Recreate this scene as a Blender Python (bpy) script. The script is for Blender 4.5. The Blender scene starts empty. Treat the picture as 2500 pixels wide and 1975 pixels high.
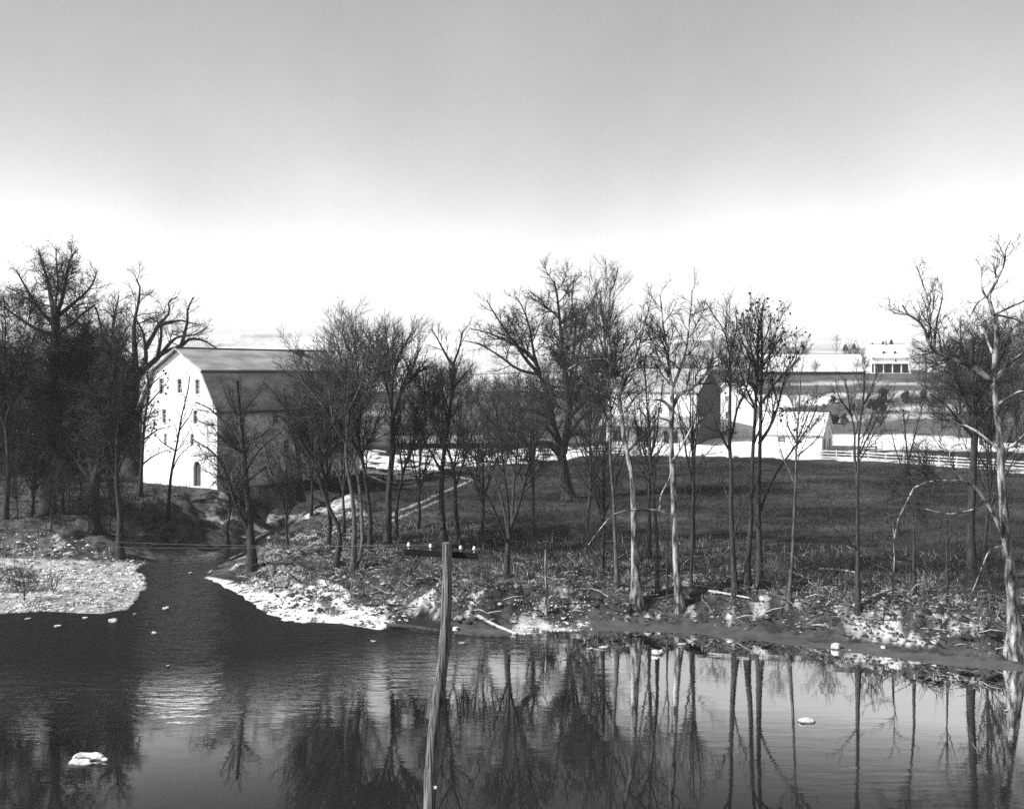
import bpy, math, random
import numpy as np
from mathutils import Vector, Matrix
from mathutils import noise as mnoise

# ---------------------------------------------------------------- camera, sky, sun
SC = bpy.context.scene
COL = SC.collection
F, HZ, CX, CAMZ = 2700.0, 915.0, 1250.0, 19.0        # focal length, horizon row and middle column for a 2500 px wide picture
cam_d = bpy.data.cameras.new('camera')
cam = bpy.data.objects.new('camera', cam_d); COL.objects.link(cam)
cam.location = (0, 0, CAMZ); cam.rotation_euler = (math.radians(90), 0, 0)
cam_d.sensor_width = 36.0; cam_d.lens = 36.0 * F / 2500.0
cam_d.shift_y = -(987.5 - HZ) / 2500.0
cam_d.clip_end = 20000.0
SC.camera = cam

SUN = Vector((-0.72, -0.27, 0.64)).normalized()       # direction towards the sun
EL, AZ = math.asin(SUN.z), math.atan2(SUN.x, SUN.y)
world = bpy.data.worlds.new('World'); SC.world = world; world.use_nodes = True
wn, wl = world.node_tree.nodes, world.node_tree.links
wn.clear()
sky = wn.new('ShaderNodeTexSky'); sky.sky_type = 'NISHITA'; sky.sun_disc = False
sky.sun_elevation = EL; sky.sun_rotation = AZ; sky.dust_density = 2.0; sky.air_density = 1.0; sky.ozone_density = 1.0
bw = wn.new('ShaderNodeRGBToBW')
geo = wn.new('ShaderNodeTexCoord'); sep = wn.new('ShaderNodeSeparateXYZ')
grad = wn.new('ShaderNodeValToRGB'); grad.color_ramp.interpolation = 'B_SPLINE'      # pale towards the horizon, grey above
els = grad.color_ramp.elements
els[0].position, els[1].position = 0.0, 1.0
els[0].color = (1.12,) * 3 + (1,); els[1].color = (0.42,) * 3 + (1,)
for p_, v_ in ((0.05, 1.10), (0.085, 1.0), (0.115, 0.87), (0.15, 0.73), (0.19, 0.63), (0.24, 0.58), (0.33, 0.55), (0.6, 0.47)):
    e_ = els.new(p_); e_.color = (v_, v_, v_, 1)
mul = wn.new('ShaderNodeMath'); mul.operation = 'MULTIPLY'
cn = wn.new('ShaderNodeTexNoise'); cn.inputs['Scale'].default_value = 4.0; cn.inputs['Detail'].default_value = 5.0
cr = wn.new('ShaderNodeMapRange'); cr.inputs['To Min'].default_value = 0.72; cr.inputs['To Max'].default_value = 1.28
mul2 = wn.new('ShaderNodeMath'); mul2.operation = 'MULTIPLY'
bg = wn.new('ShaderNodeBackground'); bg.inputs['Strength'].default_value = 0.15
wo = wn.new('ShaderNodeOutputWorld')
wl.new(sky.outputs[0], bw.inputs[0]); wl.new(geo.outputs['Generated'], sep.inputs[0])
wl.new(sep.outputs['Z'], grad.inputs[0]); wl.new(bw.outputs[0], mul.inputs[0]); wl.new(grad.outputs[0], mul.inputs[1])
wl.new(geo.outputs['Generated'], cn.inputs['Vector']); wl.new(cn.outputs['Fac'], cr.inputs['Value'])
wl.new(mul.outputs[0], mul2.inputs[0]); wl.new(cr.outputs[0], mul2.inputs[1])
wl.new(mul2.outputs[0], bg.inputs['Color']); wl.new(bg.outputs[0], wo.inputs[0])

sd = bpy.data.lights.new('sun', 'SUN'); sd.energy = 3.2; sd.angle = math.radians(0.55); sd.color = (1, 1, 1)
so = bpy.data.objects.new('sun', sd); COL.objects.link(so)
so.rotation_euler = SUN.to_track_quat('Z', 'Y').to_euler(); so.location = (-60, -20, 80)
SC.view_settings.view_transform = 'Standard'; SC.view_settings.look = 'None'
SC.view_settings.exposure = 1.2; SC.view_settings.gamma = 1.0; SC.view_settings.use_curve_mapping = False
SC.render.engine = 'CYCLES'
SC.cycles.use_denoising = False
SC.cycles.max_bounces = 5; SC.cycles.diffuse_bounces = 2; SC.cycles.glossy_bounces = 3
SC.cycles.volume_bounces = 0; SC.cycles.transparent_max_bounces = 6; SC.cycles.sample_clamp_indirect = 6.0

# ---------------------------------------------------------------- helpers
def rng(seed): return np.random.default_rng(seed)
def sstep(a, b, x):
    t = np.clip((x - a) / (b - a), 0, 1); return t * t * (3 - 2 * t)
def W(px, py, D):
    return np.array([(px - CX) / F * D, D, CAMZ + (HZ - py) / F * D])

def tag(o, label=None, cat=None, group=None, kind=None):
    if label: o['label'] = label
    if cat: o['category'] = cat
    if group: o['group'] = group
    if kind: o['kind'] = kind
    return o
def link(o, parent=None):
    COL.objects.link(o)
    if parent is not None: o.parent = parent
    return o
def empty(name, loc=(0, 0, 0), rz=0.0):
    o = bpy.data.objects.new(name, None); o.location = tuple(float(c) for c in loc); o.rotation_euler = (0, 0, rz)
    o.empty_display_size = 0.3
    return link(o)
def mesh_np(name, V, Fq, Ft=None, smooth=True):
    me = bpy.data.meshes.new(name)
    V = np.asarray(V, np.float32); parts, sizes = [], []
    for A in (Fq, Ft):
        if A is not None and len(A):
            A = np.asarray(A, np.int32); parts.append(A.ravel()); sizes.append(np.full(len(A), A.shape[1], np.int32))
    idx = np.concatenate(parts); sz = np.concatenate(sizes)
    me.vertices.add(len(V)); me.vertices.foreach_set('co', V.ravel())
    me.loops.add(len(idx)); me.loops.foreach_set('vertex_index', idx)
    me.polygons.add(len(sz)); st = np.zeros(len(sz), np.int32); st[1:] = np.cumsum(sz)[:-1]
    me.polygons.foreach_set('loop_start', st)
    if smooth: me.polygons.foreach_set('use_smooth', np.ones(len(sz), bool))
    me.update(calc_edges=True); me.validate()
    return me
def obj(name, me, mat, parent=None):
    o = bpy.data.objects.new(name, me)
    if mat is not None and len(me.materials) == 0: me.materials.append(mat)
    return link(o, parent)
BOXQ = [(0, 3, 2, 1), (4, 5, 6, 7), (0, 1, 5, 4), (1, 2, 6, 5), (2, 3, 7, 6), (3, 0, 4, 7)]
class MB:
    """collects boxes and free polygons for ONE mesh"""
    def __init__(s): s.V, s.F = [], []
    def box(s, x0, x1, y0, y1, z0, z1):
        b = len(s.V)
        s.V += [(x0, y0, z0), (x1, y0, z0), (x1, y1, z0), (x0, y1, z0), (x0, y0, z1), (x1, y0, z1), (x1, y1, z1), (x0, y1, z1)]
        s.F += [tuple(b + i for i in q) for q in BOXQ]; return s
    def prism(s, A, B):
        """two like polygons (lists of 3D points) joined by side faces"""
        b, n = len(s.V), len(A); s.V += [tuple(p) for p in A] + [tuple(p) for p in B]
        s.F.append(tuple(b + i for i in range(n))); s.F.append(tuple(b + n + i for i in reversed(range(n))))
        for i in range(n):
            j = (i + 1) % n; s.F.append((b + j, b + i, b + n + i, b + n + j))
        return s
    def build(s, name, mat, parent=None, smooth=False):
        me = bpy.data.meshes.new(name); me.from_pydata(s.V, [], s.F); me.validate()
        if smooth: me.polygons.foreach_set('use_smooth', [True] * len(me.polygons))
        return obj(name, me, mat, parent)

def tubes(P, R, sides):
    """P (N,K,3) centre lines, R (N,K) radii -> verts, quads"""
    N, K, _ = P.shape
    T = np.gradient(P, axis=1); T /= np.linalg.norm(T, axis=2, keepdims=True) + 1e-9
    a = np.where(np.abs(T[:, :1, 2:3]) > 0.9, np.array([1., 0, 0]), np.array([0, 0, 1.]))
    U = np.cross(T, np.broadcast_to(a, T.shape)); U /= np.linalg.norm(U, axis=2, keepdims=True) + 1e-9
    Wv = np.cross(T, U)
    th = np.arange(sides) / sides * 2 * math.pi
    ring = U[:, :, None, :] * np.cos(th)[None, None, :, None] + Wv[:, :, None, :] * np.sin(th)[None, None, :, None]
    V = P[:, :, None, :] + ring * R[:, :, None, None]
    base = (np.arange(N) * K * sides)[:, None, None]
    k = (np.arange(K - 1) * sides)[None, :, None]; s = np.arange(sides)[None, None, :]; s2 = (s + 1) % sides
    Fq = np.stack([base + k + s, base + k + s2, base + k + sides + s2, base + k + sides + s], -1)
    return V.reshape(-1, 3), Fq.reshape(-1, 4)
def join(parts):
    Vs, Fs, o = [], [], 0
    for V, Fq in parts:
        Vs.append(V); Fs.append(Fq + o); o += len(V)
    return np.concatenate(Vs), np.concatenate(Fs)
def resample(pts, K):
    """smooth (Catmull-Rom) resampling to K points; pts (n,m)"""
    p = np.asarray(pts, float)
    if len(p) == 2: p = np.stack([p[0], (p[0] + p[1]) / 2, p[1]])
    q = np.vstack([2 * p[0] - p[1], p, 2 * p[-1] - p[-2]])
    seg = np.linalg.norm(np.diff(p[:, :3], axis=0), axis=1); s = np.concatenate([[0], np.cumsum(seg)]); s /= s[-1]
    out = []
    for t in np.linspace(0, 1, K):
        i = min(max(np.searchsorted(s, t, 'right') - 1, 0), len(p) - 2)
        u = (t - s[i]) / max(s[i + 1] - s[i], 1e-9)
        a, b, c, d = q[i], q[i + 1], q[i + 2], q[i + 3]
        out.append(0.5 * (2 * b + (c - a) * u + (2 * a - 5 * b + 4 * c - d) * u * u + (3 * b - a - 3 * c + d) * u ** 3))
    return np.array(out)

# value noise on arrays
_perm = rng(7).random((256, 256))
def vnoise(x, y):
    xi, yi = np.floor(x).astype(int), np.floor(y).astype(int); fx, fy = x - xi, y - yi
    fx, fy = fx * fx * (3 - 2 * fx), fy * fy * (3 - 2 * fy)
    g = lambda i, j: _perm[i & 255, j & 255]
    return (g(xi, yi) * (1 - fx) + g(xi + 1, yi) * fx) * (1 - fy) + (g(xi, yi + 1) * (1 - fx) + g(xi + 1, yi + 1) * fx) * fy - 0.5
def fbm(x, y, n=4):
    r, a = 0, 1.0
    for i in range(n):
        r = r + a * vnoise(x * 2 ** i + 17.3 * i, y * 2 ** i + 5.7 * i); a *= 0.5
    return r

# ---------------------------------------------------------------- materials (grey, procedural)
def mat_new(name):
    m = bpy.data.materials.new(name); m.use_nodes = True
    n, l = m.node_tree.nodes, m.node_tree.links
    b = n['Principled BSDF']; b.inputs['Specular IOR Level'].default_value = 0.2
    return m, n, l, b
def mat(name, lo, hi, scale=4.0, rough=0.85, bump=0.0, stretch=(1, 1, 1), detail=5.0, contrast=(0.35, 0.65), coord='Object'):
    m, n, l, b = mat_new(name)
    tc = n.new('ShaderNodeTexCoord'); mp = n.new('ShaderNodeMapping'); mp.inputs['Scale'].default_value = stretch
    t = n.new('ShaderNodeTexNoise'); t.inputs['Scale'].default_value = scale; t.inputs['Detail'].default_value = detail
    r = n.new('ShaderNodeValToRGB'); r.color_ramp.elements[0].position, r.color_ramp.elements[1].position = contrast
    r.color_ramp.elements[0].color = (lo, lo, lo, 1); r.color_ramp.elements[1].color = (hi, hi, hi, 1)
    l.new(tc.outputs[coord], mp.inputs[0]); l.new(mp.outputs[0], t.inputs['Vector']); l.new(t.outputs['Fac'], r.inputs[0])
    l.new(r.outputs[0], b.inputs['Base Color']); b.inputs['Roughness'].default_value = rough
    if bump:
        bp = n.new('ShaderNodeBump'); bp.inputs['Strength'].default_value = bump; bp.inputs['Distance'].default_value = 0.05
        l.new(t.outputs['Fac'], bp.inputs['Height']); l.new(bp.outputs[0], b.inputs['Normal'])
    return m
M = {}
M['bark'] = mat('dark_bark', 0.018, 0.05, 3.0, stretch=(2, 2, 0.5), bump=0.6)
M['bark2'] = mat('grey_bark', 0.035, 0.11, 3.0, stretch=(2, 2, 0.5), bump=0.6)
M['twig'] = mat('twig_bark', 0.02, 0.045, 1.0)
M['twig2'] = mat('pale_twig_bark', 0.04, 0.1, 1.0)
M['syc'] = mat('mottled_sycamore_bark', 0.03, 0.38, 2.0, stretch=(1.6, 1.6, 0.45), contrast=(0.42, 0.68), detail=8, bump=0.5)
M['sycl'] = mat('pale_sycamore_limb_bark', 0.04, 0.46, 1.3, contrast=(0.42, 0.62), detail=6, bump=0.3)
M['syct'] = mat('sycamore_twig_bark', 0.025, 0.09, 0.9, contrast=(0.48, 0.64))
M['rock'] = mat('pale_stone', 0.45, 0.8, 2.5, bump=0.7)
M['wetrock'] = mat('river_stone_with_wet_foot', 0.3, 0.72, 3.5, bump=0.9)
def wet_foot(m):
    n, l = m.node_tree.nodes, m.node_tree.links; b = n['Principled BSDF']; col = b.inputs['Base Color'].links[0].from_socket
    ge = n.new('ShaderNodeNewGeometry'); sz = n.new('ShaderNodeSeparateXYZ'); l.new(ge.outputs['Position'], sz.inputs[0])
    mr = n.new('ShaderNodeMapRange'); mr.inputs['From Min'].default_value = 0.05; mr.inputs['From Max'].default_value = 0.11; mr.inputs['To Min'].default_value = 0.12; mr.inputs['To Max'].default_value = 1.0
    l.new(sz.outputs['Z'], mr.inputs['Value']); mx = n.new('ShaderNodeVectorMath'); mx.operation = 'SCALE'; l.new(col, mx.inputs[0]); l.new(mr.outputs[0], mx.inputs['Scale']); l.new(mx.outputs[0], b.inputs['Base Color'])
wet_foot(M['wetrock'])
M['rock2'] = mat('grey_stone', 0.18, 0.45, 2.5, bump=0.7)
M['wood'] = mat('weathered_drift_wood', 0.22, 0.6, 3.0, stretch=(1, 1, 6), bump=0.5)
M['darkwood'] = mat('dark_wet_wood', 0.02, 0.06, 3.0, bump=0.5)
M['stick'] = mat('dry_pale_stems', 0.14, 0.5, 1.5)
M['litter'] = mat('leaf_litter', 0.05, 0.42, 2.2, contrast=(0.42, 0.66))
M['grassb'] = mat('dead_grass', 0.016, 0.055, 0.35)
M['white'] = mat('whitewashed_stucco', 0.66, 0.82, 0.9, detail=8, contrast=(0.25, 0.6), bump=0.15)
M['sidewall'] = mat('grey_rubble_stone_wall', 0.4, 0.75, 1.3, detail=8, bump=0.8)
M['roof'] = mat('weathered_shingle', 0.22, 0.4, 0.8, detail=9, stretch=(0.35, 1, 1), bump=0.3)
M['roofw'] = mat('pale_metal_roof', 0.62, 0.8, 0.5)
M['roofg'] = mat('grey_metal_roof', 0.2, 0.34, 0.5)
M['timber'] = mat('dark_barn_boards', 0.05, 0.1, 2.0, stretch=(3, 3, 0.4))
M['trim'] = mat('painted_trim', 0.05, 0.09, 3.0)
M['trimw'] = mat('white_painted_trim', 0.7, 0.82, 3.0)
M['dark'] = mat('dark_interior', 0.008, 0.015, 2.0)
M['ever'] = mat('evergreen_needles', 0.02, 0.06, 2.0)
M['leaf'] = mat('withered_leaves', 0.03, 0.09, 3.0)
M['fence'] = mat('fence_boards', 0.4, 0.75, 2.0, stretch=(1, 1, 4))
M['fenced'] = mat('dark_fence_boards', 0.06, 0.14, 2.0)
M['pole'] = mat('weathered_pole', 0.025, 0.26, 9.0, stretch=(4, 4, 0.14), detail=9, contrast=(0.38, 0.66), bump=1.0)
M['arm'] = mat('dark_crossarm', 0.008, 0.02, 4.0, stretch=(0.4, 3, 3), bump=0.5)
M['ceramic'] = mat('insulator_glass', 0.75, 0.85, 3.0, rough=0.15)
M['wire'] = mat('wire', 0.08, 0.14, 3.0, rough=0.5)
def glass_mat():
    m, n, l, b = mat_new('window_glass'); b.inputs['Base Color'].default_value = (0.012, 0.012, 0.012, 1)
    b.inputs['Roughness'].default_value = 0.12; b.inputs['Specular IOR Level'].default_value = 0.4; return m
M['glass'] = glass_mat()
def ground_mat():
    m, n, l, b = mat_new('ground_soil')
    at = n.new('ShaderNodeAttribute'); at.attribute_name = 'albedo'
    sp = n.new('ShaderNodeSeparateColor')
    tc = n.new('ShaderNodeTexCoord')
    t1 = n.new('ShaderNodeTexNoise'); t1.inputs['Scale'].default_value = 0.9; t1.inputs['Detail'].default_value = 9; t1.inputs['Roughness'].default_value = 0.68
    t2 = n.new('ShaderNodeTexNoise'); t2.inputs['Scale'].default_value = 0.06; t2.inputs['Detail'].default_value = 6
    l.new(tc.outputs['Object'], t1.inputs['Vector']); l.new(tc.outputs['Object'], t2.inputs['Vector'])
    r1 = n.new('ShaderNodeMapRange'); r1.inputs['From Min'].default_value = 0.3; r1.inputs['From Max'].default_value = 0.7
    r1.inputs['To Min'].default_value = -1.0; r1.inputs['To Max'].default_value = 1.0
    l.new(t1.outputs['Fac'], r1.inputs['Value'])
    l.new(at.outputs['Color'], sp.inputs[0])
    # albedo = A * (1 + noise * variation)
    mm = n.new('ShaderNodeMath'); mm.operation = 'MULTIPLY_ADD'; mm.inputs[2].default_value = 1.0
    l.new(r1.outputs[0], mm.inputs[0]); l.new(sp.outputs['Green'], mm.inputs[1])
    m2 = n.new('ShaderNodeMapRange'); m2.inputs['From Min'].default_value = 0.3; m2.inputs['From Max'].default_value = 0.7
    m2.inputs['To Min'].default_value = 0.72; m2.inputs['To Max'].default_value = 1.28
    l.new(t2.outputs['Fac'], m2.inputs['Value'])
    a1 = n.new('ShaderNodeMath'); a1.operation = 'MULTIPLY'; l.new(sp.outputs['Red'], a1.inputs[0]); l.new(mm.outputs[0], a1.inputs[1])
    a2 = n.new('ShaderNodeMath'); a2.operation = 'MULTIPLY'; a2.use_clamp = True; l.new(a1.outputs[0], a2.inputs[0]); l.new(m2.outputs[0], a2.inputs[1])
    l.new(a2.outputs[0], b.inputs['Base Color']); b.inputs['Roughness'].default_value = 0.95; b.inputs['Specular IOR Level'].default_value = 0.0
    bp = n.new('ShaderNodeBump'); bp.inputs['Strength'].default_value = 0.7; bp.inputs['Distance'].default_value = 0.12
    l.new(t1.outputs['Fac'], bp.inputs['Height']); l.new(bp.outputs[0], b.inputs['Normal'])
    return m
M['ground'] = ground_mat()
def water_mat():
    m, n, l, b = mat_new('river_water')
    b.inputs['Base Color'].default_value = (0.012, 0.012, 0.012, 1); b.inputs['Roughness'].default_value = 0.6
    b.inputs['Specular IOR Level'].default_value = 0.0
    tc = n.new('ShaderNodeTexCoord'); mp = n.new('ShaderNodeMapping'); mp.inputs['Scale'].default_value = (0.35, 1.0, 1.0)
    t = n.new('ShaderNodeTexNoise'); t.inputs['Scale'].default_value = 1.3; t.inputs['Detail'].default_value = 3
    l.new(tc.outputs['Object'], mp.inputs[0]); l.new(mp.outputs[0], t.inputs['Vector'])
    # calm and ruffled patches of the surface
    t2 = n.new('ShaderNodeTexNoise'); t2.inputs['Scale'].default_value = 0.07; t2.inputs['Detail'].default_value = 3
    mp2 = n.new('ShaderNodeMapping'); mp2.inputs['Scale'].default_value = (0.45, 1.6, 1)
    l.new(tc.outputs['Object'], mp2.inputs[0]); l.new(mp2.outputs[0], t2.inputs['Vector'])
    rr = n.new('ShaderNodeMapRange'); rr.inputs['From Min'].default_value = 0.42; rr.inputs['From Max'].default_value = 0.6
    rr.inputs['To Min'].default_value = 0.012; rr.inputs['To Max'].default_value = 0.05
    l.new(t2.outputs['Fac'], rr.inputs['Value'])
    rb = n.new('ShaderNodeMapRange'); rb.inputs['From Min'].default_value = 0.42; rb.inputs['From Max'].default_value = 0.62
    rb.inputs['To Min'].default_value = 0.006; rb.inputs['To Max'].default_value = 0.035
    l.new(t2.outputs['Fac'], rb.inputs['Value'])
    sx = n.new('ShaderNodeSeparateXYZ'); l.new(tc.outputs['Object'], sx.inputs[0])
    cur = n.new('ShaderNodeMapRange'); cur.interpolation_type = 'SMOOTHSTEP'           # the creek's current ruffles the water off its mouth
    vd = n.new('ShaderNodeVectorMath'); vd.operation = 'DISTANCE'; vd.inputs[1].default_value = (-27, 92, 0); l.new(tc.outputs['Object'], vd.inputs[0])
    cur.inputs['From Min'].default_value = 36.0; cur.inputs['From Max'].default_value = 19.0; cur.inputs['To Min'].default_value = 0.0; cur.inputs['To Max'].default_value = 1.0
    l.new(vd.outputs['Value'], cur.inputs['Value'])
    ro = n.new('ShaderNodeMath'); ro.operation = 'MULTIPLY_ADD'; ro.inputs[1].default_value = 0.2; l.new(cur.outputs[0], ro.inputs[0]); l.new(rr.outputs[0], ro.inputs[2])
    bo = n.new('ShaderNodeMath'); bo.operation = 'MULTIPLY_ADD'; bo.inputs[1].default_value = 0.8; l.new(cur.outputs[0], bo.inputs[0]); l.new(rb.outputs[0], bo.inputs[2])
    bp = n.new('ShaderNodeBump'); bp.inputs['Distance'].default_value = 0.25
    l.new(bo.outputs[0], bp.inputs['Strength']); l.new(t.outputs['Fac'], bp.inputs['Height'])
    g = n.new('ShaderNodeBsdfGlossy'); g.inputs['Color'].default_value = (1, 1, 1, 1)
    l.new(ro.outputs[0], g.inputs['Roughness']); l.new(bp.outputs[0], g.inputs['Normal']); l.new(bp.outputs[0], b.inputs['Normal'])
    fr = n.new('ShaderNodeFresnel'); fr.inputs['IOR'].default_value = 1.33; l.new(bp.outputs[0], fr.inputs['Normal'])
    pw = n.new('ShaderNodeMath'); pw.operation = 'POWER'; pw.use_clamp = True; pw.inputs[1].default_value = 5.0
    p0 = n.new('ShaderNodeMath'); p0.operation = 'MULTIPLY'; p0.inputs[1].default_value = 5.35; l.new(fr.outputs[0], p0.inputs[0]); l.new(p0.outputs[0], pw.inputs[0])
    ruf = n.new('ShaderNodeMapRange'); ruf.inputs['To Min'].default_value = 1.0; ruf.inputs['To Max'].default_value = 0.06; l.new(cur.outputs[0], ruf.inputs['Value'])
    pm = n.new('ShaderNodeMath'); pm.operation = 'MULTIPLY'; l.new(pw.outputs[0], pm.inputs[0]); l.new(ruf.outputs[0], pm.inputs[1])
    mx = n.new('ShaderNodeMixShader'); l.new(pm.outputs[0], mx.inputs[0]); l.new(b.outputs[0], mx.inputs[1]); l.new(g.outputs[0], mx.inputs[2])
    l.new(mx.outputs[0], n['Material Output'].inputs['Surface'])
    return m
M['water'] = water_mat()

# ---------------------------------------------------------------- terrain
def shore_pt(px, py):
    D = F * CAMZ / (py - HZ); return ((px - CX) / F * D, D)
SHORE = [(-900, 1503), (-300, 1499), (0, 1500), (60, 1497), (130, 1494), (180, 1498), (250, 1497), (310, 1489), (335, 1465), (352, 1440),
         (366, 1425), (352, 1405), (334, 1392), (352, 1380), (400, 1364), (450, 1354), (520, 1345), (560, 1335), (590, 1322), (640, 1303),
         (670, 1296), (690, 1296), (660, 1316),  (618, 1342), (590, 1358), (562, 1370), (532, 1384), (512, 1396), (500, 1408),
         (522, 1424), (560, 1440), (600, 1462), (640, 1492), (690, 1513), (740, 1519), (800, 1519), (850, 1523), (900, 1532), (932, 1538),
         (952, 1528), (1000, 1537), (1075, 1546), (1130, 1551), (1180, 1556), (1240, 1557), (1262, 1548), (1330, 1543), (1420, 1540),
         (1500, 1541), (1600, 1543), (1700, 1550), (1800, 1559), (1900, 1569), (2000, 1580), (2100, 1594), (2200, 1608), (2300, 1621),
         (2400, 1632), (2500, 1640), (2800, 1668), (3300, 1710)]
POLY = [(-600., shore_pt(-900, 1503)[1])] + [shore_pt(*p) for p in SHORE] + [(600., 46.), (600., 37.), (60., 37.), (0., 38.), (-60., 38.), (-600., 40.)]
POLY = np.array(POLY)
def water_sd(x, y):
    """signed distance to the water's edge: positive on land"""
    x, y = np.asarray(x, float), np.asarray(y, float)
    d2 = np.full(x.shape, 1e18); inside = np.zeros(x.shape, bool)
    n = len(POLY)
    for i in range(n):
        ax, ay = POLY[i]; bx, by = POLY[(i + 1) % n]; ex, ey = bx - ax, by - ay
        t = np.clip(((x - ax) * ex + (y - ay) * ey) / (ex * ex + ey * ey + 1e-12), 0, 1)
        d2 = np.minimum(d2, (x - ax - t * ex) ** 2 + (y - ay - t * ey) ** 2)
        c = (ay > y) != (by > y)
        if ay != by: inside ^= c & (x < (bx - ax) * (y - ay) / (by - ay) + ax)
    d = np.sqrt(d2); d = np.where(inside, -d, d)
    return d + np.where(y > 45, 0.75 * fbm(x * 0.45, y * 0.6, 4), 0.0)
YR = [60, 85, 100, 125, 160, 190, 205, 215, 330, 400, 600, 760, 1100, 1700, 2600, 3100, 4600]
ZRt = [2.8, 2.9, 3.1, 3.5, 4.3, 5.2, 6.0, 7.0, 19.0, 19.6, 33.5, 36.0, 30., 36., 92., 104., 60.]
ZCt = [2.6, 2.75, 3.0, 3.5, 4.2, 4.8, 5.2, 5.6, 10.5, 12.5, 15.5, 16.5, 18., 34., 96., 106., 60.]
YL = [60, 85, 100, 120, 133, 165, 200, 260, 330, 400, 600, 760, 1100, 1700, 2600, 3100, 4600]
ZL = [1.5, 2.0, 2.8, 4.2, 5.1, 5.6, 6.5, 8.5, 10.5, 12.5, 15.5, 16.5, 18., 34., 98., 108., 60.]
def ground_z(x, y):
    x, y = np.asarray(x, float), np.asarray(y, float)
    sd_ = water_sd(x, y)
    wr = sstep(0.06, 0.17, x / np.maximum(y, 1.0)) * sstep(150, 210, y)
    b = np.interp(y, YR, ZRt) * wr + np.interp(y, YR, ZCt) * (1 - wr)
    wl_ = sstep(-14, -34, x) * sstep(60, 110, y) * (1 - sstep(0, 1, (y - 300) / 100))
    b = b * (1 - wl_) + np.interp(y, YL, ZL) * wl_
    d = np.maximum(sd_, 0)
    f_bank = np.interp(d, [0, 2.6, 4.2, 7, 11, 22], [0, 0.12, 0.38, 0.62, 0.82, 1.0])
    f_steep = np.interp(d, [0, 2.2, 3.1, 4.6, 8, 16], [0, 0.09, 0.42, 0.84, 0.95, 1.0])
    ws = sstep(-10, -5, x); f_bank = f_bank * (1 - ws) + f_steep * ws
    f_creek = np.interp(d, [0, 1.0, 2.5, 5.0, 9, 14], [0, 0.08, 0.26, 0.5, 0.84, 1.0])
    f_bar = np.interp(d, [0, 2, 8, 19, 30, 40], [0, 0.07, 0.16, 0.24, 0.75, 1.0])
    wc = sstep(106, 116, y) * sstep(-10, -18, x)
    wb = sstep(-26, -31, x) * (1 - sstep(103, 114, y))
    f = f_bank * (1 - wc) + f_creek * wc
    f = f * (1 - wb) + np.maximum(f_bar, 0) * wb
    z = b * f
    # hilly far country
    far = sstep(450, 1500, y); z = z + far * 26 * fbm(x / 420., y / 520., 3) * (1 + sstep(1500, 2800, y) * 0.9)
    near = 1 - sstep(250, 500, y)
    rough = (sstep(1.5, 4.5, d) * (1 - sstep(9, 20, d)) * (1 - wb) * (1 - 0.4 * wc))
    z = z + near * sstep(0.3, 2.0, d) * (0.06 * fbm(x * 0.7, y * 0.7, 4) + 0.35 * fbm(x / 9., y / 9., 2) * sstep(6, 20, d))
    z = z + rough * 0.85 * (np.abs(fbm(x * 0.9, y * 0.9, 4)) - 0.15) + wb * 0.12 * fbm(x * 0.5, y * 0.8, 4) * sstep(0.3, 2, d)
    z = z + wc * sstep(0.5, 2.5, d) * (1 - sstep(9, 16, d)) * 0.9 * fbm(x * 0.55, y * 0.55, 4)
    bed = -np.minimum(1.4, -np.minimum(sd_, 0) * 0.35)
    z = np.where(sd_ < 0, bed, z)
    # levelled ground round the barn
    bx_, by_ = (x + 36.0) * 0.585 + (y - 135.0) * 0.811, -(x + 36.0) * 0.811 + (y - 135.0) * 0.585
    dr_ = np.hypot(np.maximum(np.maximum(-bx_, bx_ - 25.0), 0), np.maximum(np.maximum(-by_, by_ - 14.9), 0)); wp = 1 - sstep(0.4, 4.0, dr_)
    z = z * (1 - wp) + wp * (5.0 + 0.12 * fbm(x * 0.5, y * 0.5, 3))
    # the bluff on which the camera stands
    bluff = 17.35 - 0.46 * np.maximum(y - 1.0, 0)
    z = np.where(y < 45, np.maximum(bluff + 0.3 * fbm(x / 4., y / 4., 3) * sstep(3, 10, y), np.where(sd_ < 0, bed, 0.2)), z)
    z = np.where(y < 1.0, 17.35, z)
    return z
_Ds = np.concatenate([np.linspace(49, 240, 765), np.linspace(241, 900, 500)])
def G(px, py):
    """the ground point seen at a pixel"""
    X, Z = (px - CX) / F * _Ds, CAMZ + (HZ - py) / F * _Ds
    g = np.maximum(ground_z(X, _Ds), 0.0)
    i = np.argmax(Z <= g)
    return np.array([X[i], _Ds[i], g[i]])
def gz(x, y): return float(ground_z(np.array([x]), np.array([y]))[0])

def axis(dense0, dense1, step, lo, hi, g=1.13, cap=60.):
    a = list(np.arange(dense0, dense1 + 1e-6, step)); s = step
    while a[-1] < hi: s = min(s * g, cap); a.append(a[-1] + s)
    s = step
    while a[0] > lo: s = min(s * g, cap); a.insert(0, a[0] - s)
    return np.array(a)
gx = axis(-52, 46, 0.31, -2400, 2400, 1.10, 60.); gy = axis(68, 150, 0.31, -50, 4500, 1.03, 45.)
X, Y = np.meshgrid(gx, gy); Zt = ground_z(X, Y)
nx, ny = len(gx), len(gy)
ii = (np.arange(ny - 1)[:, None] * nx + np.arange(nx - 1)[None, :]).ravel()
quads = np.stack([ii, ii + 1, ii + nx + 1, ii + nx], 1)
gm = mesh_np('ground', np.stack([X.ravel(), Y.ravel(), Zt.ravel()], 1), quads)
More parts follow.
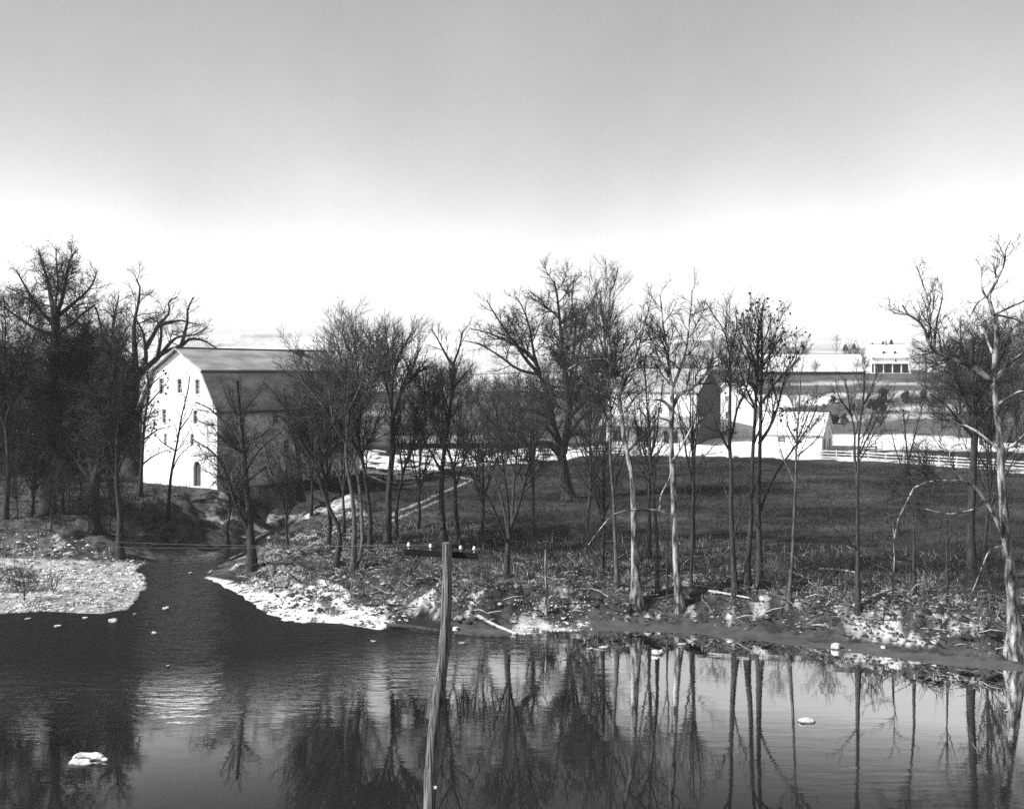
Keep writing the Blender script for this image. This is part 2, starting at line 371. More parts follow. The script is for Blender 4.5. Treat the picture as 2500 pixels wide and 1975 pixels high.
# what covers the ground: red = albedo, green = how mottled
sdv = water_sd(X, Y).ravel(); Xf, Yf, Zf = X.ravel(), Y.ravel(), Zt.ravel()
Yp = np.maximum(Yf, 5.0); PX = CX + Xf / Yp * F; PY0 = HZ - (Zf - CAMZ) / Yp * F; wob0 = fbm(Xf * 0.16, Yf * 0.16, 4)
def inpoly(poly, soft=0.0):
    r = np.zeros(PX.shape, bool); n = len(poly); PY = PY0 + soft * wob0 if soft else PY0
    for i in range(n):
        ax, ay = poly[i]; bx, by = poly[(i + 1) % n]
        c = (ay > PY) != (by > PY)
        if ay != by: r ^= c & (PX < (bx - ax) * (PY - ay) / (by - ay) + ax)
    return r
wob = fbm(Xf * 0.5, Yf * 0.5, 4)
A = np.full(PX.shape, 0.036); Vr = np.full(PX.shape, 0.5)                       # field grass
A = A * (1 + 0.6 * fbm(Xf / 20., Yf / 2.6, 3) + 1.1 * fbm(Xf / 14., Yf / 9., 3) + 0.5 * fbm(Xf / 3., Yf / 3., 3))
dk = (Xf < -27) & (Yf > 104) & (Yf < 150); A[dk] = 0.06; Vr[dk] = 0.85               # dark slope below the barn
land = Yf > 45
bank = land & (sdv > 2.4) & (sdv < 15 + 8 * wob) & (Yf < 112); A[bank] = 0.08; Vr[bank] = 0.8   # leaf litter and roots on the bank
beach = land & (sdv > -1) & (sdv < 2.8 + wob) & (Xf > -4); A[beach] = 0.075; Vr[beach] = 0.25
face = land & (sdv > 1.8 + wob) & (sdv < 4.4 + 2 * wob) & (Xf > -5) & (Yf < 112); A[face] = 0.05; Vr[face] = 0.8
hb = bank & ~(face & (wob < 0.12)) & (fbm(Xf * 0.8, Yf * 0.8, 4) > 0.18 + 0.025 * np.maximum(sdv - 3, 0) ** 1.3); A[hb] = 0.32; Vr[hb] = 0.95
hb2 = bank & (fbm(Xf * 0.8 + 40, Yf * 0.8 + 9, 4) > 0.16); A[hb2] = 0.04
bar = inpoly([(-900, 1372), (0, 1362), (130, 1366), (320, 1372), (372, 1400), (380, 1432), (330, 1500), (0, 1530), (-900, 1540)]) & (Yf > 60) & (sdv > -2)
A[bar] = 0.27; Vr[bar] = 0.85
darkbar = inpoly([(-200, 1385), (60, 1385), (110, 1420), (130, 1445), (40, 1448), (-200, 1440)]) & bar & (wob > -0.25); A[darkbar] = 0.09; Vr[darkbar] = .7
sand = inpoly([(500, 1405), (560, 1418), (640, 1440), (700, 1450), (780, 1412), (840, 1432), (870, 1475), (930, 1490), (960, 1530), (900, 1545), (680, 1530), (600, 1490), (540, 1450)]) & (Yf > 60) & (sdv > -1)
A[sand] = 0.58; Vr[sand] = 0.5
s2 = sand & (fbm(Xf * 1.3, Yf * 1.3, 3) > 0.22); A[s2] = 0.1
s3 = inpoly([(1250, 1512), (1300, 1500), (1350, 1530), (1420, 1537), (1262, 1552)]) & (Yf > 60) & (fbm(Xf * 1.6, Yf * 1.6, 3) > -.08); A[s3] = 0.36; Vr[s3] = .9
s4 = inpoly([(2050, 1500), (2180, 1490), (2350, 1500), (2400, 1545), (2250, 1575), (2080, 1560)]) & bank & (wob > -0.2); A[s4] = 0.3; Vr[s4] = 0.95
cb = land & (sdv > 0.3) & (sdv < 6) & (Yf > 112) & (PX > 505) & (fbm(Xf * 0.6, Yf * 0.6, 3) > 0.03); A[cb] = 0.26; Vr[cb] = 0.85   # eroded creek banks
cb2 = inpoly([(560, 1395), (660, 1330), (760, 1310), (860, 1290), (920, 1290), (900, 1330), (800, 1380), (720, 1430), (620, 1450)]) & (Yf > 90) & (sdv > 0) & (wob > -.1); A[cb2] = .22; Vr[cb2] = .9
cbl = inpoly([(660, 1240), (700, 1205), (770, 1195), (860, 1210), (900, 1260), (880, 1330), (780, 1330), (680, 1270)]) & (Yf > 90) & (wob > -0.15); A[cbl] = 0.3; Vr[cbl] = .9
yard = inpoly([(870, 1098), (1200, 1092), (1420, 1092), (1520, 1085), (1760, 1070), (1850, 1050), (2020, 1090), (2500, 1134), (3000, 1165), (3000, 1180), (2500, 1154), (2200, 1133), (2000, 1124), (1700, 1113),
               (1450, 1113), (1350, 1124), (1250, 1132), (1160, 1138), (1080, 1146), (1000, 1180), (940, 1176), (880, 1150), (850, 1125)], 9.0) & (Yf > 130) & ((wob > -0.12) | (PX > 1500))
A[yard] = 0.62 + 0.2 * wob[yard]; Vr[yard] = 0.2
gap = inpoly([(2006, 1101), (2120, 1106), (2250, 1113), (2380, 1121), (2560, 1131), (2560, 1150), (2380, 1139), (2250, 1131), (2120, 1123), (2006, 1118)], 4.0) & (Yf > 130); A[gap] = 0.05; Vr[gap] = .6   # dark grass behind the fence
def path(pts, w, a, lo=100):
    global A
    P3 = [G(*p)[:2] for p in pts]; d2 = np.full(PX.shape, 1e9)
    for (ax, ay), (bx, by) in zip(P3[:-1], P3[1:]):
        ex, ey = bx - ax, by - ay; t = np.clip(((Xf - ax) * ex + (Yf - ay) * ey) / (ex * ex + ey * ey + 1e-9), 0, 1)
        d2 = np.minimum(d2, (Xf - ax - t * ex) ** 2 + (Yf - ay - t * ey) ** 2)
    k = (d2 < w * w) & (Yf > lo); A[k] = a; Vr[k] = 0.4
path([(945, 1262), (1000, 1238), (1060, 1210), (1110, 1190), (1152, 1172), (1120, 1164), (1060, 1158)], 0.32, 0.3)
path([(955, 1272), (1010, 1248), (1075, 1220)], 0.28, 0.26)
path([(660, 1325), (720, 1312), (800, 1318)], 0.5, 0.5); path([(770, 1306), (830, 1296)], 0.5, 0.5)
hill = (Yf > 206) & (Xf / Yp > 0.12) & ~yard; A[hill] = 0.095; Vr[hill] = 0.5
for poly, a in (([(2030, 1060), (2300, 1064), (2420, 1078), (2600, 1085), (2600, 1104), (2030, 1097)], 0.72),
                ([(1780, 962), (1990, 968), (2060, 957), (2066, 966), (2010, 987), (1870, 1000), (1780, 1003)], 0.7),
                ([(2030, 1018), (2200, 1008), (2300, 1012), (2300, 1022), (2100, 1028), (2030, 1032)], 0.32),
                ([(2000, 965), (2200, 955), (2320, 958), (2320, 966), (2100, 975)], 0.36),
                ([(1880, 935), (2100, 930), (2300, 936), (2300, 942), (2100, 938), (1880, 944)], 0.34),
                ([(2090, 1000), (2300, 985), (2400, 990), (2400, 1002), (2200, 1004)], 0.3)):
    k = inpoly(poly) & (Yf > 150) & (Yf < 420); A[k] = a * (1 + 0.5 * wob[k]); Vr[k] = 0.3
farm_far = Yf > 420; A[farm_far] = 0.55 + 0.5 * fbm(Xf[farm_far] / 130., Yf[farm_far] / 170., 3); Vr[farm_far] = 0.15  # far dry fields, with haze partly painted in as pale colour
fw = (Yf > 700) & (fbm(Xf / 160. + 9, Yf / 240., 3) > 0.28); A[fw] = 0.16
cf = (Yf > 218) & (Yf <= 420) & (Xf / Yp <= 0.12); A[cf] = 0.07 + 0.25 * np.abs(fbm(Xf[cf] / 30., Yf[cf] / 20., 2))
A[sdv < 0] = 0.04; A[~land] = 0.08
A = np.clip(A, 0.02, 0.9)
ca = gm.color_attributes.new('albedo', 'FLOAT_COLOR', 'POINT')
ca.data.foreach_set('color', np.stack([A, Vr, A, np.ones_like(A)], 1).astype(np.float32).ravel())
tag(obj('ground', gm, M['ground']), kind='structure')
wv = np.array([(-420, 36, 0), (420, 36, 0), (420, 150, 0), (-420, 150, 0)], float)
tag(obj('river', mesh_np('river', wv, np.array([[0, 1, 2, 3]])), M['water']), kind='structure')

# ---------------------------------------------------------------- trees
UP = np.array([0, 0, 1.0])
def grow(r, P, R, dens, tr, ang, ratio, K, jit, trop, lmin, lmax, rr, rmin, flat=0.0):
    """children of all branches P (N,K0,3): returns P2 (n,K,3), R2"""
    L = np.linalg.norm(np.diff(P, axis=1), axis=2).sum(1)
    cnt = np.maximum(1, np.round(L * dens * (tr[1] - tr[0]) * r.uniform(0.75, 1.25, len(L)))).astype(int)
    idx = np.repeat(np.arange(len(L)), cnt); n = len(idx)
    start = np.repeat(np.cumsum(cnt) - cnt, cnt); k = np.arange(n) - start
    t = tr[0] + (tr[1] - tr[0]) * (k + r.uniform(0.05, 0.95, n)) / cnt[idx]
    K0 = P.shape[1]; f = t * (K0 - 1); i0 = np.minimum(f.astype(int), K0 - 2); u = (f - i0)[:, None]
    p = P[idx, i0] * (1 - u) + P[idx, i0 + 1] * u; tan = P[idx, i0 + 1] - P[idx, i0]
    tan /= np.linalg.norm(tan, axis=1, keepdims=True) + 1e-9
    rp = R[idx, i0] * (1 - u[:, 0]) + R[idx, i0 + 1] * u[:, 0]
    az = k * 2.39996 + r.uniform(0, 6.283, len(L))[idx] + r.normal(0, 0.5, n)
    a = np.where(np.abs(tan[:, 2:3]) > 0.9, np.array([1., 0, 0]), np.array([0, 0, 1.]))
    U = np.cross(tan, a); U /= np.linalg.norm(U, axis=1, keepdims=True) + 1e-9; V = np.cross(tan, U)
    th = np.radians(r.uniform(ang[0], ang[1], n))[:, None]
    d = tan * np.cos(th) + (U * np.cos(az)[:, None] + V * np.sin(az)[:, None]) * np.sin(th)
    ln = np.clip(L[idx] * ratio * (1.15 - 0.7 * t) * r.uniform(0.6, 1.3, n), lmin, lmax)
    out = np.empty((n, K, 3)); out[:, 0] = p
    for j in range(1, K):
        d = d + r.normal(0, jit, (n, 3)) + UP * trop
        d /= np.linalg.norm(d, axis=1, keepdims=True) + 1e-9
        p = p + d * (ln / (K - 1))[:, None]; out[:, j] = p
    r0 = np.maximum(np.minimum(rp * rr, ln * 0.022 + 0.004), rmin)
    R2 = r0[:, None] * np.linspace(1, 0.38, K)[None, :]
    return out, np.maximum(R2, rmin * 0.6)
STYLE = {
    #         L1 dens, angle, ratio, max | L2 ... | L3 ... | jitter, tropism
    'syc':  dict(d=(1.0, 2.8, 5.5), a=((28, 60), (25, 60), (20, 60)), q=(0.44, 0.5, 0.55), mx=(6.0, 2.5, 1.1), jit=0.20, trop=0.11),
    'oak':  dict(d=(1.4, 3.2, 6.5), a=((28, 66), (25, 65), (20, 65)), q=(0.42, 0.46, 0.55), mx=(5.2, 2.3, 1.2), jit=0.22, trop=0.05),
    'vase': dict(d=(1.4, 3.2, 6.5), a=((18, 44), (18, 48), (18, 52)), q=(0.58, 0.5, 0.55), mx=(6.6, 2.6, 1.2), jit=0.10, trop=0.10),
    'slim': dict(d=(1.1, 2.8, 5.0), a=((22, 48), (20, 50), (20, 50)), q=(0.34, 0.46, 0.55), mx=(3.4, 1.6, 0.9), jit=0.13, trop=0.10),
}
def tree_mesh(limbs3, style, seed, dens=1.0, twig=0.012, jitter_limbs=0.0, t0=0.0):
    """limbs3: list of (P (K,3), R (K,), is_trunk, bare fraction) -> trunk geometry, crown geometry, tip points"""
    r = rng(seed); S = STYLE[style]; tr_parts, cr_parts, lb_parts = [], [], []
    bearing_P, bearing_R, bf = [], [], []
    for P, R, is_trunk, bare in limbs3:
        Pn = P.copy(); n = len(P)
        wob_ = r.normal(0, 1, (n, 3)); wob_[0] = 0
        for _ in range(2): wob_[1:-1] = (wob_[:-2] + wob_[1:-1] * 2 + wob_[2:]) / 4
        Ln = np.linalg.norm(P[-1] - P[0]); Pn += wob_ * 0.012 * Ln * (0.45 if is_trunk else 1.0); Pn[0] = P[0]
        V, Fq = tubes(Pn[None], R[None], 9 if is_trunk else 6)
        (tr_parts if is_trunk else lb_parts).append((V, Fq))
        k0 = int(bare * (n - 1))
        if bare < 1.0:
            q = resample(Pn[k0:], 12); bearing_P.append(q); bearing_R.append(np.interp(np.linspace(k0, n - 1, 12), np.arange(n), R))
    if len(limbs3) <= 4: cr_parts += lb_parts; lb_parts = []
    Pb, Rb = np.array(bearing_P), np.array(bearing_R)
    a = S['a']; q = S['q']; mx = S['mx']; dd = [v * dens for v in S['d']]
    P1, R1 = grow(r, Pb, Rb, dd[0], (0.12, 1.0), a[0], q[0], 6, S['jit'], S['trop'], 0.9, mx[0], 0.6, twig * 1.8)
    P2, R2 = grow(r, P1, R1, dd[1], (0.15, 1.0), a[1], q[1], 3, S['jit'], S['trop'] * 0.8, 0.4, mx[1], 0.65, twig * 1.25)
    P3, R3 = grow(r, P2, R2, dd[2], (0.15, 1.0), a[2], q[2], 2, S['jit'], S['trop'] * 0.6, 0.22, mx[2], 0.7, twig)
    cr_parts += [tubes(P1, R1, 3), tubes(P2, R2, 3), tubes(P3, R3, 3)]
    return join(tr_parts), join(cr_parts), P3[:, -1], (join(lb_parts) if lb_parts else None)
BARK = {'dark': ('bark', 'twig'), 'grey': ('bark2', 'twig2'), 'syc': ('syc', 'syct')}
def leaf_cloud(pts, r, n, size, spread):
    c = pts[r.integers(0, len(pts), n)] + r.normal(0, spread, (n, 3)); s = size * r.uniform(0.6, 1.4, (n, 1))
    u = r.normal(0, 1, (n, 3)); u /= np.linalg.norm(u, axis=1, keepdims=True)
    v = np.cross(u, r.normal(0, 1, (n, 3))); v /= np.linalg.norm(v, axis=1, keepdims=True)
    V = np.stack([c - u * s, c + v * s * 0.6, c + u * s, c - v * s * 0.6], 1).reshape(-1, 3)
    return V, np.arange(4 * n).reshape(n, 4)
def finish_tree(name, label, group, base, geom, bark, leaves=None, cat='tree'):
    e = empty(name, base); b = np.array(base)
    (Vt, Ft), (Vc, Fc), tips, lm = geom
    m1, m2 = BARK[bark]
    obj('trunk', mesh_np('trunk', Vt - b, Ft), M[m1], e); obj('crown', mesh_np('crown', Vc - b, Fc), M[m2], e)
    if lm is not None: obj('limbs', mesh_np('limbs', lm[0] - b, lm[1]), M['sycl' if bark == 'syc' else m1], e)
    if leaves is not None:
        obj('leaves', mesh_np('leaves', leaves[0] - b, leaves[1], smooth=False), M['leaf'], e)['kind'] = 'stuff'
    tag(e, label, cat, group); return e
def tree(name, label, limbs, style='vase', bark='dark', seed=1, dens=1.0, D=None, group=None, leaves=0, twig=0.012, lsize=0.09):
    """limbs: (start width, end width, depth slope, [points]) in pixels of the photograph, the first one is the trunk; all at the tree's own distance"""
    r = rng(seed * 7 + 3)
    bx, by = limbs[0][3][0]
    g = G(bx, by) if D is None else None
    D0 = g[1] if D is None else D
    base = W(bx, by, D0); base[2] = gz(base[0], base[1])
    out = []; trunk_w = None
    for i, lb in enumerate(limbs):
        w0, w1, ds, pts = lb[:4]; bare = lb[4] if len(lb) > 4 else (0.55 if i == 0 else 0.18)
        pts = np.array(pts, float)
        P = np.array([W(x, y, D0) for x, y in pts])
        L = np.concatenate([[0], np.cumsum(np.linalg.norm(np.diff(P, axis=0), axis=1))])
        if ds is None: ds = r.uniform(-0.75, 0.75) if i else 0.0
        off0 = 0.0
        if i:      # start at the depth of the nearest point of the limbs built so far
            best = 1e9
            for (Q, _, _, _) in out:
                q2 = Q * (D0 / Q[:, 1:2]); q2[:, 2] = CAMZ + (Q[:, 2] - CAMZ) * D0 / Q[:, 1]
                dd = np.linalg.norm(q2 - P[0], axis=1); j = int(np.argmin(dd))
                if dd[j] < best: best = dd[j]; off0 = Q[j, 1] - D0; snap = Q[j].copy()
        offs = off0 + ds * L * (1 - 0.25 * L / max(L[-1], 1e-6))
        P = np.array([W(x, y, D0 + o) for (x, y), o in zip(pts, offs)])
        if i and best < 2.0: P[0] = snap
        if i == 0:
            P[0, 2] = base[2] - 0.35
        K = 16 if i == 0 else 12
        Ps = resample(P, K); s = np.linspace(0, 1, K)
        R = (w1 + (w0 - w1) * (1 - s) ** (1.5 if i == 0 else 1.25)) / 2 / F * D0
        R = R * 0.88
        if i == 0: R = R * (1 + 0.8 * np.exp(-s * K * 0.9))
        out.append((Ps, R, i == 0 or bare == 1.0, bare))
    geom = tree_mesh(out, style, seed, dens * 1.3, twig)
    lv = leaf_cloud(geom[2], r, leaves, lsize, 0.15) if leaves else None
    return finish_tree(name, label, group, base, geom, bark, lv)
def auto_limbs(base, H, spread, stems, fork, r, lean=0.0, w=None):
    """a bare tree grown from its height and spread: trunk to the fork, then rising limbs"""
    w = w or H * 0.0115
    top = np.array([lean * H, r.normal(0, 0.04) * H, H])
    tr = np.stack([np.zeros(3) - UP * 0.35, top * fork * 0.5 + r.normal(0, 0.01 * H, 3), top * fork, top * (fork + 0.28), top * 0.97])
    K = 14; s = np.linspace(0, 1, K)
    out = [(base + resample(tr, K), np.maximum(w * (1 - 0.93 * s), 0.012) * (1 + 0.6 * np.exp(-s * 12)), True, min(0.8, fork))]
    for i in range(stems):
        az = i * 2.39996 + r.uniform(-0.4, 0.4); f = fork + 0.45 * r.uniform(0, 1) ** 1.5 * (1 - fork)
        p0 = top * f; out_r = spread * r.uniform(0.7, 1.05); hz = H * r.uniform(0.72, 1.0) * (1 - 0.25 * (out_r / spread - 0.7))
        hz = max(hz, p0[2] + 0.15 * H)
        d = np.array([math.cos(az), math.sin(az), 0])
        p3 = top * np.array([1, 1, 0]) * 0.8 + d * out_r + UP * hz
        p1 = p0 + (p3 - p0) * 0.35 + d * out_r * 0.10; p2 = p0 + (p3 - p0) * 0.7 + d * out_r * 0.08
        w0 = w * 0.55 * (1 - 0.5 * (f - fork)); s8 = np.linspace(0, 1, 12)
        out.append((base + resample(np.stack([p0, p1, p2, p3]), 12), np.maximum(w0 * (1 - 0.9 * s8), 0.012), False, 0.12))
    return out
def auto_tree(name, label, px, py, top, spread_px, stems=6, fork=0.35, style='vase', bark='dark', seed=1, dens=1.0, D=None, group=None, leaves=0, lean=0.0, twig=0.012, w=None, lsize=.09, cat='tree'):
    r = rng(seed * 13 + 1)
    if D is None: base = G(px, py)
    else:
        base = W(px, py, D); base[2] = gz(base[0], base[1])
    H = CAMZ + (HZ - top) / F * base[1] - base[2]
    geom = tree_mesh(auto_limbs(base, H, spread_px / F * base[1], stems, fork, r, lean, w), style, seed, dens, twig)
    lv = leaf_cloud(geom[2], r, leaves, lsize, 0.15) if leaves else None
    return finish_tree(name, label, group, base, geom, bark, lv, cat)
def copy_tree(src, loc, rz, sc, label=None, group=None):
    c = src.copy(); COL.objects.link(c); c.location = tuple(float(v) for v in loc); c.rotation_euler = (0, 0, rz); c.scale = (sc, sc, sc)
    if label: c['label'] = label
    if group: c['group'] = group
    for ch in src.children:
        k = ch.copy(); COL.objects.link(k); k.parent = c
    return c

#EOF_PART1
# ---------------------------------------------------------------- buildings
def plate(name, outline, holes, thick, frame, m, parent):
    """a wall of one thickness with real openings: 2D outline and holes, placed by frame = (origin, u axis, v axis); the outer face is at the origin plane"""
    cu = bpy.data.curves.new(name, 'CURVE'); cu.dimensions = '2D'; cu.fill_mode = 'BOTH'; cu.extrude = thick / 2
    for lp in [outline] + list(holes):
        sp = cu.splines.new('POLY'); sp.points.add(len(lp) - 1)
        for p, (x, y) in zip(sp.points, lp): p.co = (x, y, 0, 1)
        sp.use_cyclic_u = True
    tmp = bpy.data.objects.new(name, cu); COL.objects.link(tmp)
    bpy.context.view_layer.update()
    me = bpy.data.meshes.new_from_object(tmp.evaluated_get(bpy.context.evaluated_depsgraph_get()))
    bpy.data.objects.remove(tmp); bpy.data.curves.remove(cu)
    o_, u_, v_ = (Vector(a) for a in frame); n_ = u_.cross(v_)       # n_ points out of the wall
    mt = Matrix((u_, v_, n_)).transposed().to_4x4(); mt.translation = o_ - n_ * (thick / 2)
    me.transform(mt); me.materials.clear(); me.name = name
    return obj(name, me, m, parent)
def rect(cx, cz, w, h): return [(cx - w / 2, cz - h / 2), (cx + w / 2, cz - h / 2), (cx + w / 2, cz + h / 2), (cx - w / 2, cz + h / 2)]
def arch(cx, z0, w, h, n=10):
    r = w / 2; return [(cx - r, z0), (cx + r, z0)] + [(cx + r * math.cos(a), z0 + h - r + r * math.sin(a)) for a in np.linspace(0, math.pi, n)]
def lbox(name, frame, u0, u1, v0, v1, n0, n1, m, parent, mb=None):
    o_, u_, v_ = (Vector(a) for a in frame); n_ = u_.cross(v_); mb_ = mb or MB()
    A = [o_ + u_ * a + v_ * b + n_ * n0 for a, b in ((u0, v0), (u1, v0), (u1, v1), (u0, v1))]
    B = [o_ + u_ * a + v_ * b + n_ * n1 for a, b in ((u0, v0), (u1, v0), (u1, v1), (u0, v1))]
    mb_.prism(A, B)
    return mb_.build(name, m, parent) if mb is None else mb_
def window(frame, cx, cz, w, h, parent, cols=2, rows=3, fm='trimw', depth=0.22, sill=True):
    """window (the frame) > pane (each), sill: set back in its opening"""
    t = 0.09; mb = MB()
    for u0, u1, v0, v1 in ((cx - w / 2, cx - w / 2 + t, cz - h / 2, cz + h / 2), (cx + w / 2 - t, cx + w / 2, cz - h / 2, cz + h / 2),
                           (cx - w / 2 + t, cx + w / 2 - t, cz - h / 2, cz - h / 2 + t), (cx - w / 2 + t, cx + w / 2 - t, cz + h / 2 - t, cz + h / 2)):
        lbox('', frame, u0, u1, v0, v1, -depth, -depth + 0.07, None, None, mb)
    iw, ih = w - 2 * t, h - 2 * t
    for i in range(1, cols): x = cx - iw / 2 + iw * i / cols; lbox('', frame, x - 0.02, x + 0.02, cz - ih / 2, cz + ih / 2, -depth, -depth + 0.05, None, None, mb)
    for j in range(1, rows): z = cz - ih / 2 + ih * j / rows; lbox('', frame, cx - iw / 2, cx + iw / 2, z - 0.02, z + 0.02, -depth + 0.003, -depth + 0.046, None, None, mb)
    wo_ = mb.build('window', M[fm], parent)
    for i in range(cols):
        for j in range(rows):
            x0, z0 = cx - iw / 2 + iw * i / cols, cz - ih / 2 + ih * j / rows
            lbox('pane', frame, x0 + 0.02, x0 + iw / cols - 0.02, z0 + 0.02, z0 + ih / rows - 0.02, -depth + 0.01, -depth + 0.02, M['glass'], wo_)
    if sill: lbox('sill', frame, cx - w / 2 - 0.08, cx + w / 2 + 0.08, cz - h / 2 - 0.14, cz - h / 2, -0.2, 0.08, M['trimw'], wo_)
    return wo_
class Plan:
    """local frame of a building: origin at a corner on the ground, x along `ang`; helps to read positions on its walls from the photograph"""
    def __init__(s, name, px, py, D, ang):
        p = W(px, py, D); s.o = p; s.a = np.array([math.cos(ang), math.sin(ang)]); s.b = np.array([-s.a[1], s.a[0]])
        s.e = empty(name, p, ang)
    def at(s, d, px, py, off=(0., 0.)):
        """distance along direction d (2D, from the origin + off) and height of the wall point seen at a pixel"""
        o = s.o[:2] + s.a * off[0] + s.b * off[1]
        t = (px - CX) / F; u = (t * o[1] - o[0]) / (d[0] - t * d[1]); D = o[1] + d[1] * u
        return u, CAMZ + (HZ - py) / F * D - s.o[2]
def roof_slab(name, pts, x0, x1, th, m, parent):
    """slab along local x over the profile segment pts ((y0,z0),(y1,z1)), thickness upward"""
    (y0, z0), (y1, z1) = pts; L = math.hypot(y1 - y0, z1 - z0); ny, nz = -(z1 - z0) / L, (y1 - y0) / L
    if nz < 0: ny, nz = -ny, -nz
    mk = lambda x: [(x, y0, z0), (x, y1, z1), (x, y1 + ny * th, z1 + nz * th), (x, y0 + ny * th, z0 + nz * th)]
    return MB().prism(mk(x0), mk(x1)).build(name, m, parent)

# --- the big gambrel barn
ang = math.atan2(0.811, 0.585)
B = Plan('gambrel_barn', 530, 1193, 135.0, ang); be = B.e
BW, BL, BE, BB, BR, Bk = 14.9, 25.0, 9.85, 14.4, 17.0, 2.7
gf = ((0, BW, 0), (0, -1, 0), (0, 0, 1))                          # gable seen from outside: u runs from the far left corner to the near corner
holes, wins = [], []
for px, py, w, h in ((394, 943, .9, 2.0), (438, 943, .85, 1.85), (482, 945, .85, 1.85), (401, 1016, .8, 1.7), (477, 1019, .8, 1.7), (404, 1073, .6, 1.5), (469, 1075, .65, 1.5)):
    u, z = B.at(B.b, px, py); wins.append((BW - u, z, w, h)); holes.append(rect(BW - u, z, w, h))
ud, _ = B.at(B.b, 481, 1170); ud = BW - ud
holes.append(arch(ud, 0.05, 1.45, 3.1))
wall = plate('gable_wall', [(0, -2), (BW, -2), (BW, BE), (BW - Bk, BB), (BW / 2, BR), (Bk, BB), (0, BE)], holes, 0.5, gf, M['white'], be)
for w_ in wins: window(gf, *w_, be, sill=True)
dr = MB(); o2 = [(x, z) for x, z in arch(ud, 0.05, 1.45, 3.1)]
dr.prism([(0.34, BW - x, z) for x, z in o2], [(0.42, BW - x, z) for x, z in o2]); door = dr.build('door', M['timber'], be)
lbox('handle', gf, ud + 0.45, ud + 0.5, 1.0, 1.3, -0.34, -0.27, M['trimw'], door)
sf = ((0, 0, 0), (1, 0, 0), (0, 0, 1)); holes, wins = [], []
for px, py, w, h in ((674, 1016, 1.0, 1.9), (724, 1013, 1.0, 1.9), (775, 1011, 1.0, 1.9), (822, 1009, 1.0, 1.9), (795, 1083, 1.0, 1.9), (700, 1090, 1.0, 1.9), (600, 1105, .9, 1.6)):
    u, z = B.at(B.a, px, py); wins.append((u, z, w, h)); holes.append(rect(u, z, w, h))
plate('side_wall', [(0.5, -2), (BL - 0.5, -2), (BL - 0.5, BE), (0.5, BE)], holes, 0.5, sf, M['sidewall'], be)
lbox('quoin_wall', sf, 0.003, 0.497, -2, BE - 0.05, -0.497, 0.004, M['sidewall'], be)
for w_ in wins: window(sf, *w_, be)
plate('side_wall', [(0.5, -2), (BL - 0.5, -2), (BL - 0.5, BE), (0.5, BE)], [], 0.5, ((BL, BW, 0), (-1, 0, 0), (0, 0, 1)), M['sidewall'], be)
plate('gable_wall', [(0, -2), (BW, -2), (BW, BE), (BW - Bk, BB), (BW / 2, BR), (Bk, BB), (0, BE)], [], 0.5, ((BL, 0, 0), (0, 1, 0), (0, 0, 1)), M['white'], be)
prof = [(-0.45, BE - 0.55), (Bk, BB + 0.03), (BW / 2, BR + 0.03)]
for sgn in (0, 1):
    f_ = (lambda p: p) if sgn == 0 else (lambda p: (BW - p[0], p[1]))
    lo = roof_slab('roof', (f_(prof[0]), f_((Bk, BB + 0.03))), -0.55, BL + 0.55, 0.22, M['roof'], be)
    if sgn == 0: MB().box(-0.56, BL + 0.56, -0.62, -0.40, BE - 0.72, BE - 0.50).build('gutter', M['trim'], lo)
    up = roof_slab('roof', (f_((Bk - 0.40, BB - 0.10)), f_((BW / 2, BR + 0.08))), -0.6, BL + 0.6, 0.24, M['roof'], be)
    if sgn == 0: MB().box(-0.59, BL + 0.59, Bk - 0.46, Bk - 0.30, BB - 0.30, BB - 0.06).build('fascia', M['trim'], up)
MB().box(-0.6, BL + 0.6, BW / 2 - 0.22, BW / 2 + 0.22, BR + 0.24, BR + 0.40).build('ridge_cap', M['trim'], be)
u, _ = B.at(B.a, 718, 870, (0, BW / 2))
MB().box(u - 0.9, u + 0.9, BW / 2 - 1.2, BW / 2 - 0.5, BR - 0.15, BR + 0.42).build('roof_hatch', M['trim'], be)
tag(be, 'large barn with whitewashed gable, arched door and grey gambrel roof beside the creek', 'barn')

def gable_building(e, LX, WY, eave, ridge, wm, rm, fholes=(), gholes=(), lholes=(), over=0.35, th=0.18, deep=1.5, gm2=None):
    """walls and roof of a plain gabled building: x along the eaves (0..LX), y 0..WY; front wall at y=0, gables at x=0 and x=LX"""
    plate('front_wall', [(0.3, -deep), (LX - 0.3, -deep), (LX - 0.3, eave), (0.3, eave)], fholes, 0.3, ((0, 0, 0), (1, 0, 0), (0, 0, 1)), wm, e)
    plate('back_wall', [(0.3, -deep), (LX - 0.3, -deep), (LX - 0.3, eave), (0.3, eave)], [], 0.3, ((LX, WY, 0), (-1, 0, 0), (0, 0, 1)), wm, e)
    go = [(0, -deep), (WY, -deep), (WY, eave), (WY / 2, ridge), (0, eave)]
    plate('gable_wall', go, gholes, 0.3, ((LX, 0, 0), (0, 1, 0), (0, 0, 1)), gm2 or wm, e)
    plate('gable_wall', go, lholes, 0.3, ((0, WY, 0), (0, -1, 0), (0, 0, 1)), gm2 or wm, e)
    sl = (ridge - eave) / (WY / 2)
    r1 = roof_slab('roof', ((-over, eave - over * sl + 0.04), (WY / 2, ridge + 0.04)), -over, LX + over, th, rm, e)
    roof_slab('roof', ((WY + over, eave - over * sl + 0.04), (WY / 2, ridge + 0.04)), -over, LX + over, th, rm, e)
    MB().box(-over - .02, LX + over + .02, WY / 2 - 0.15, WY / 2 + 0.15, ridge + th, ridge + th + 0.12).build('ridge_cap', M['trim'], e)
    return r1

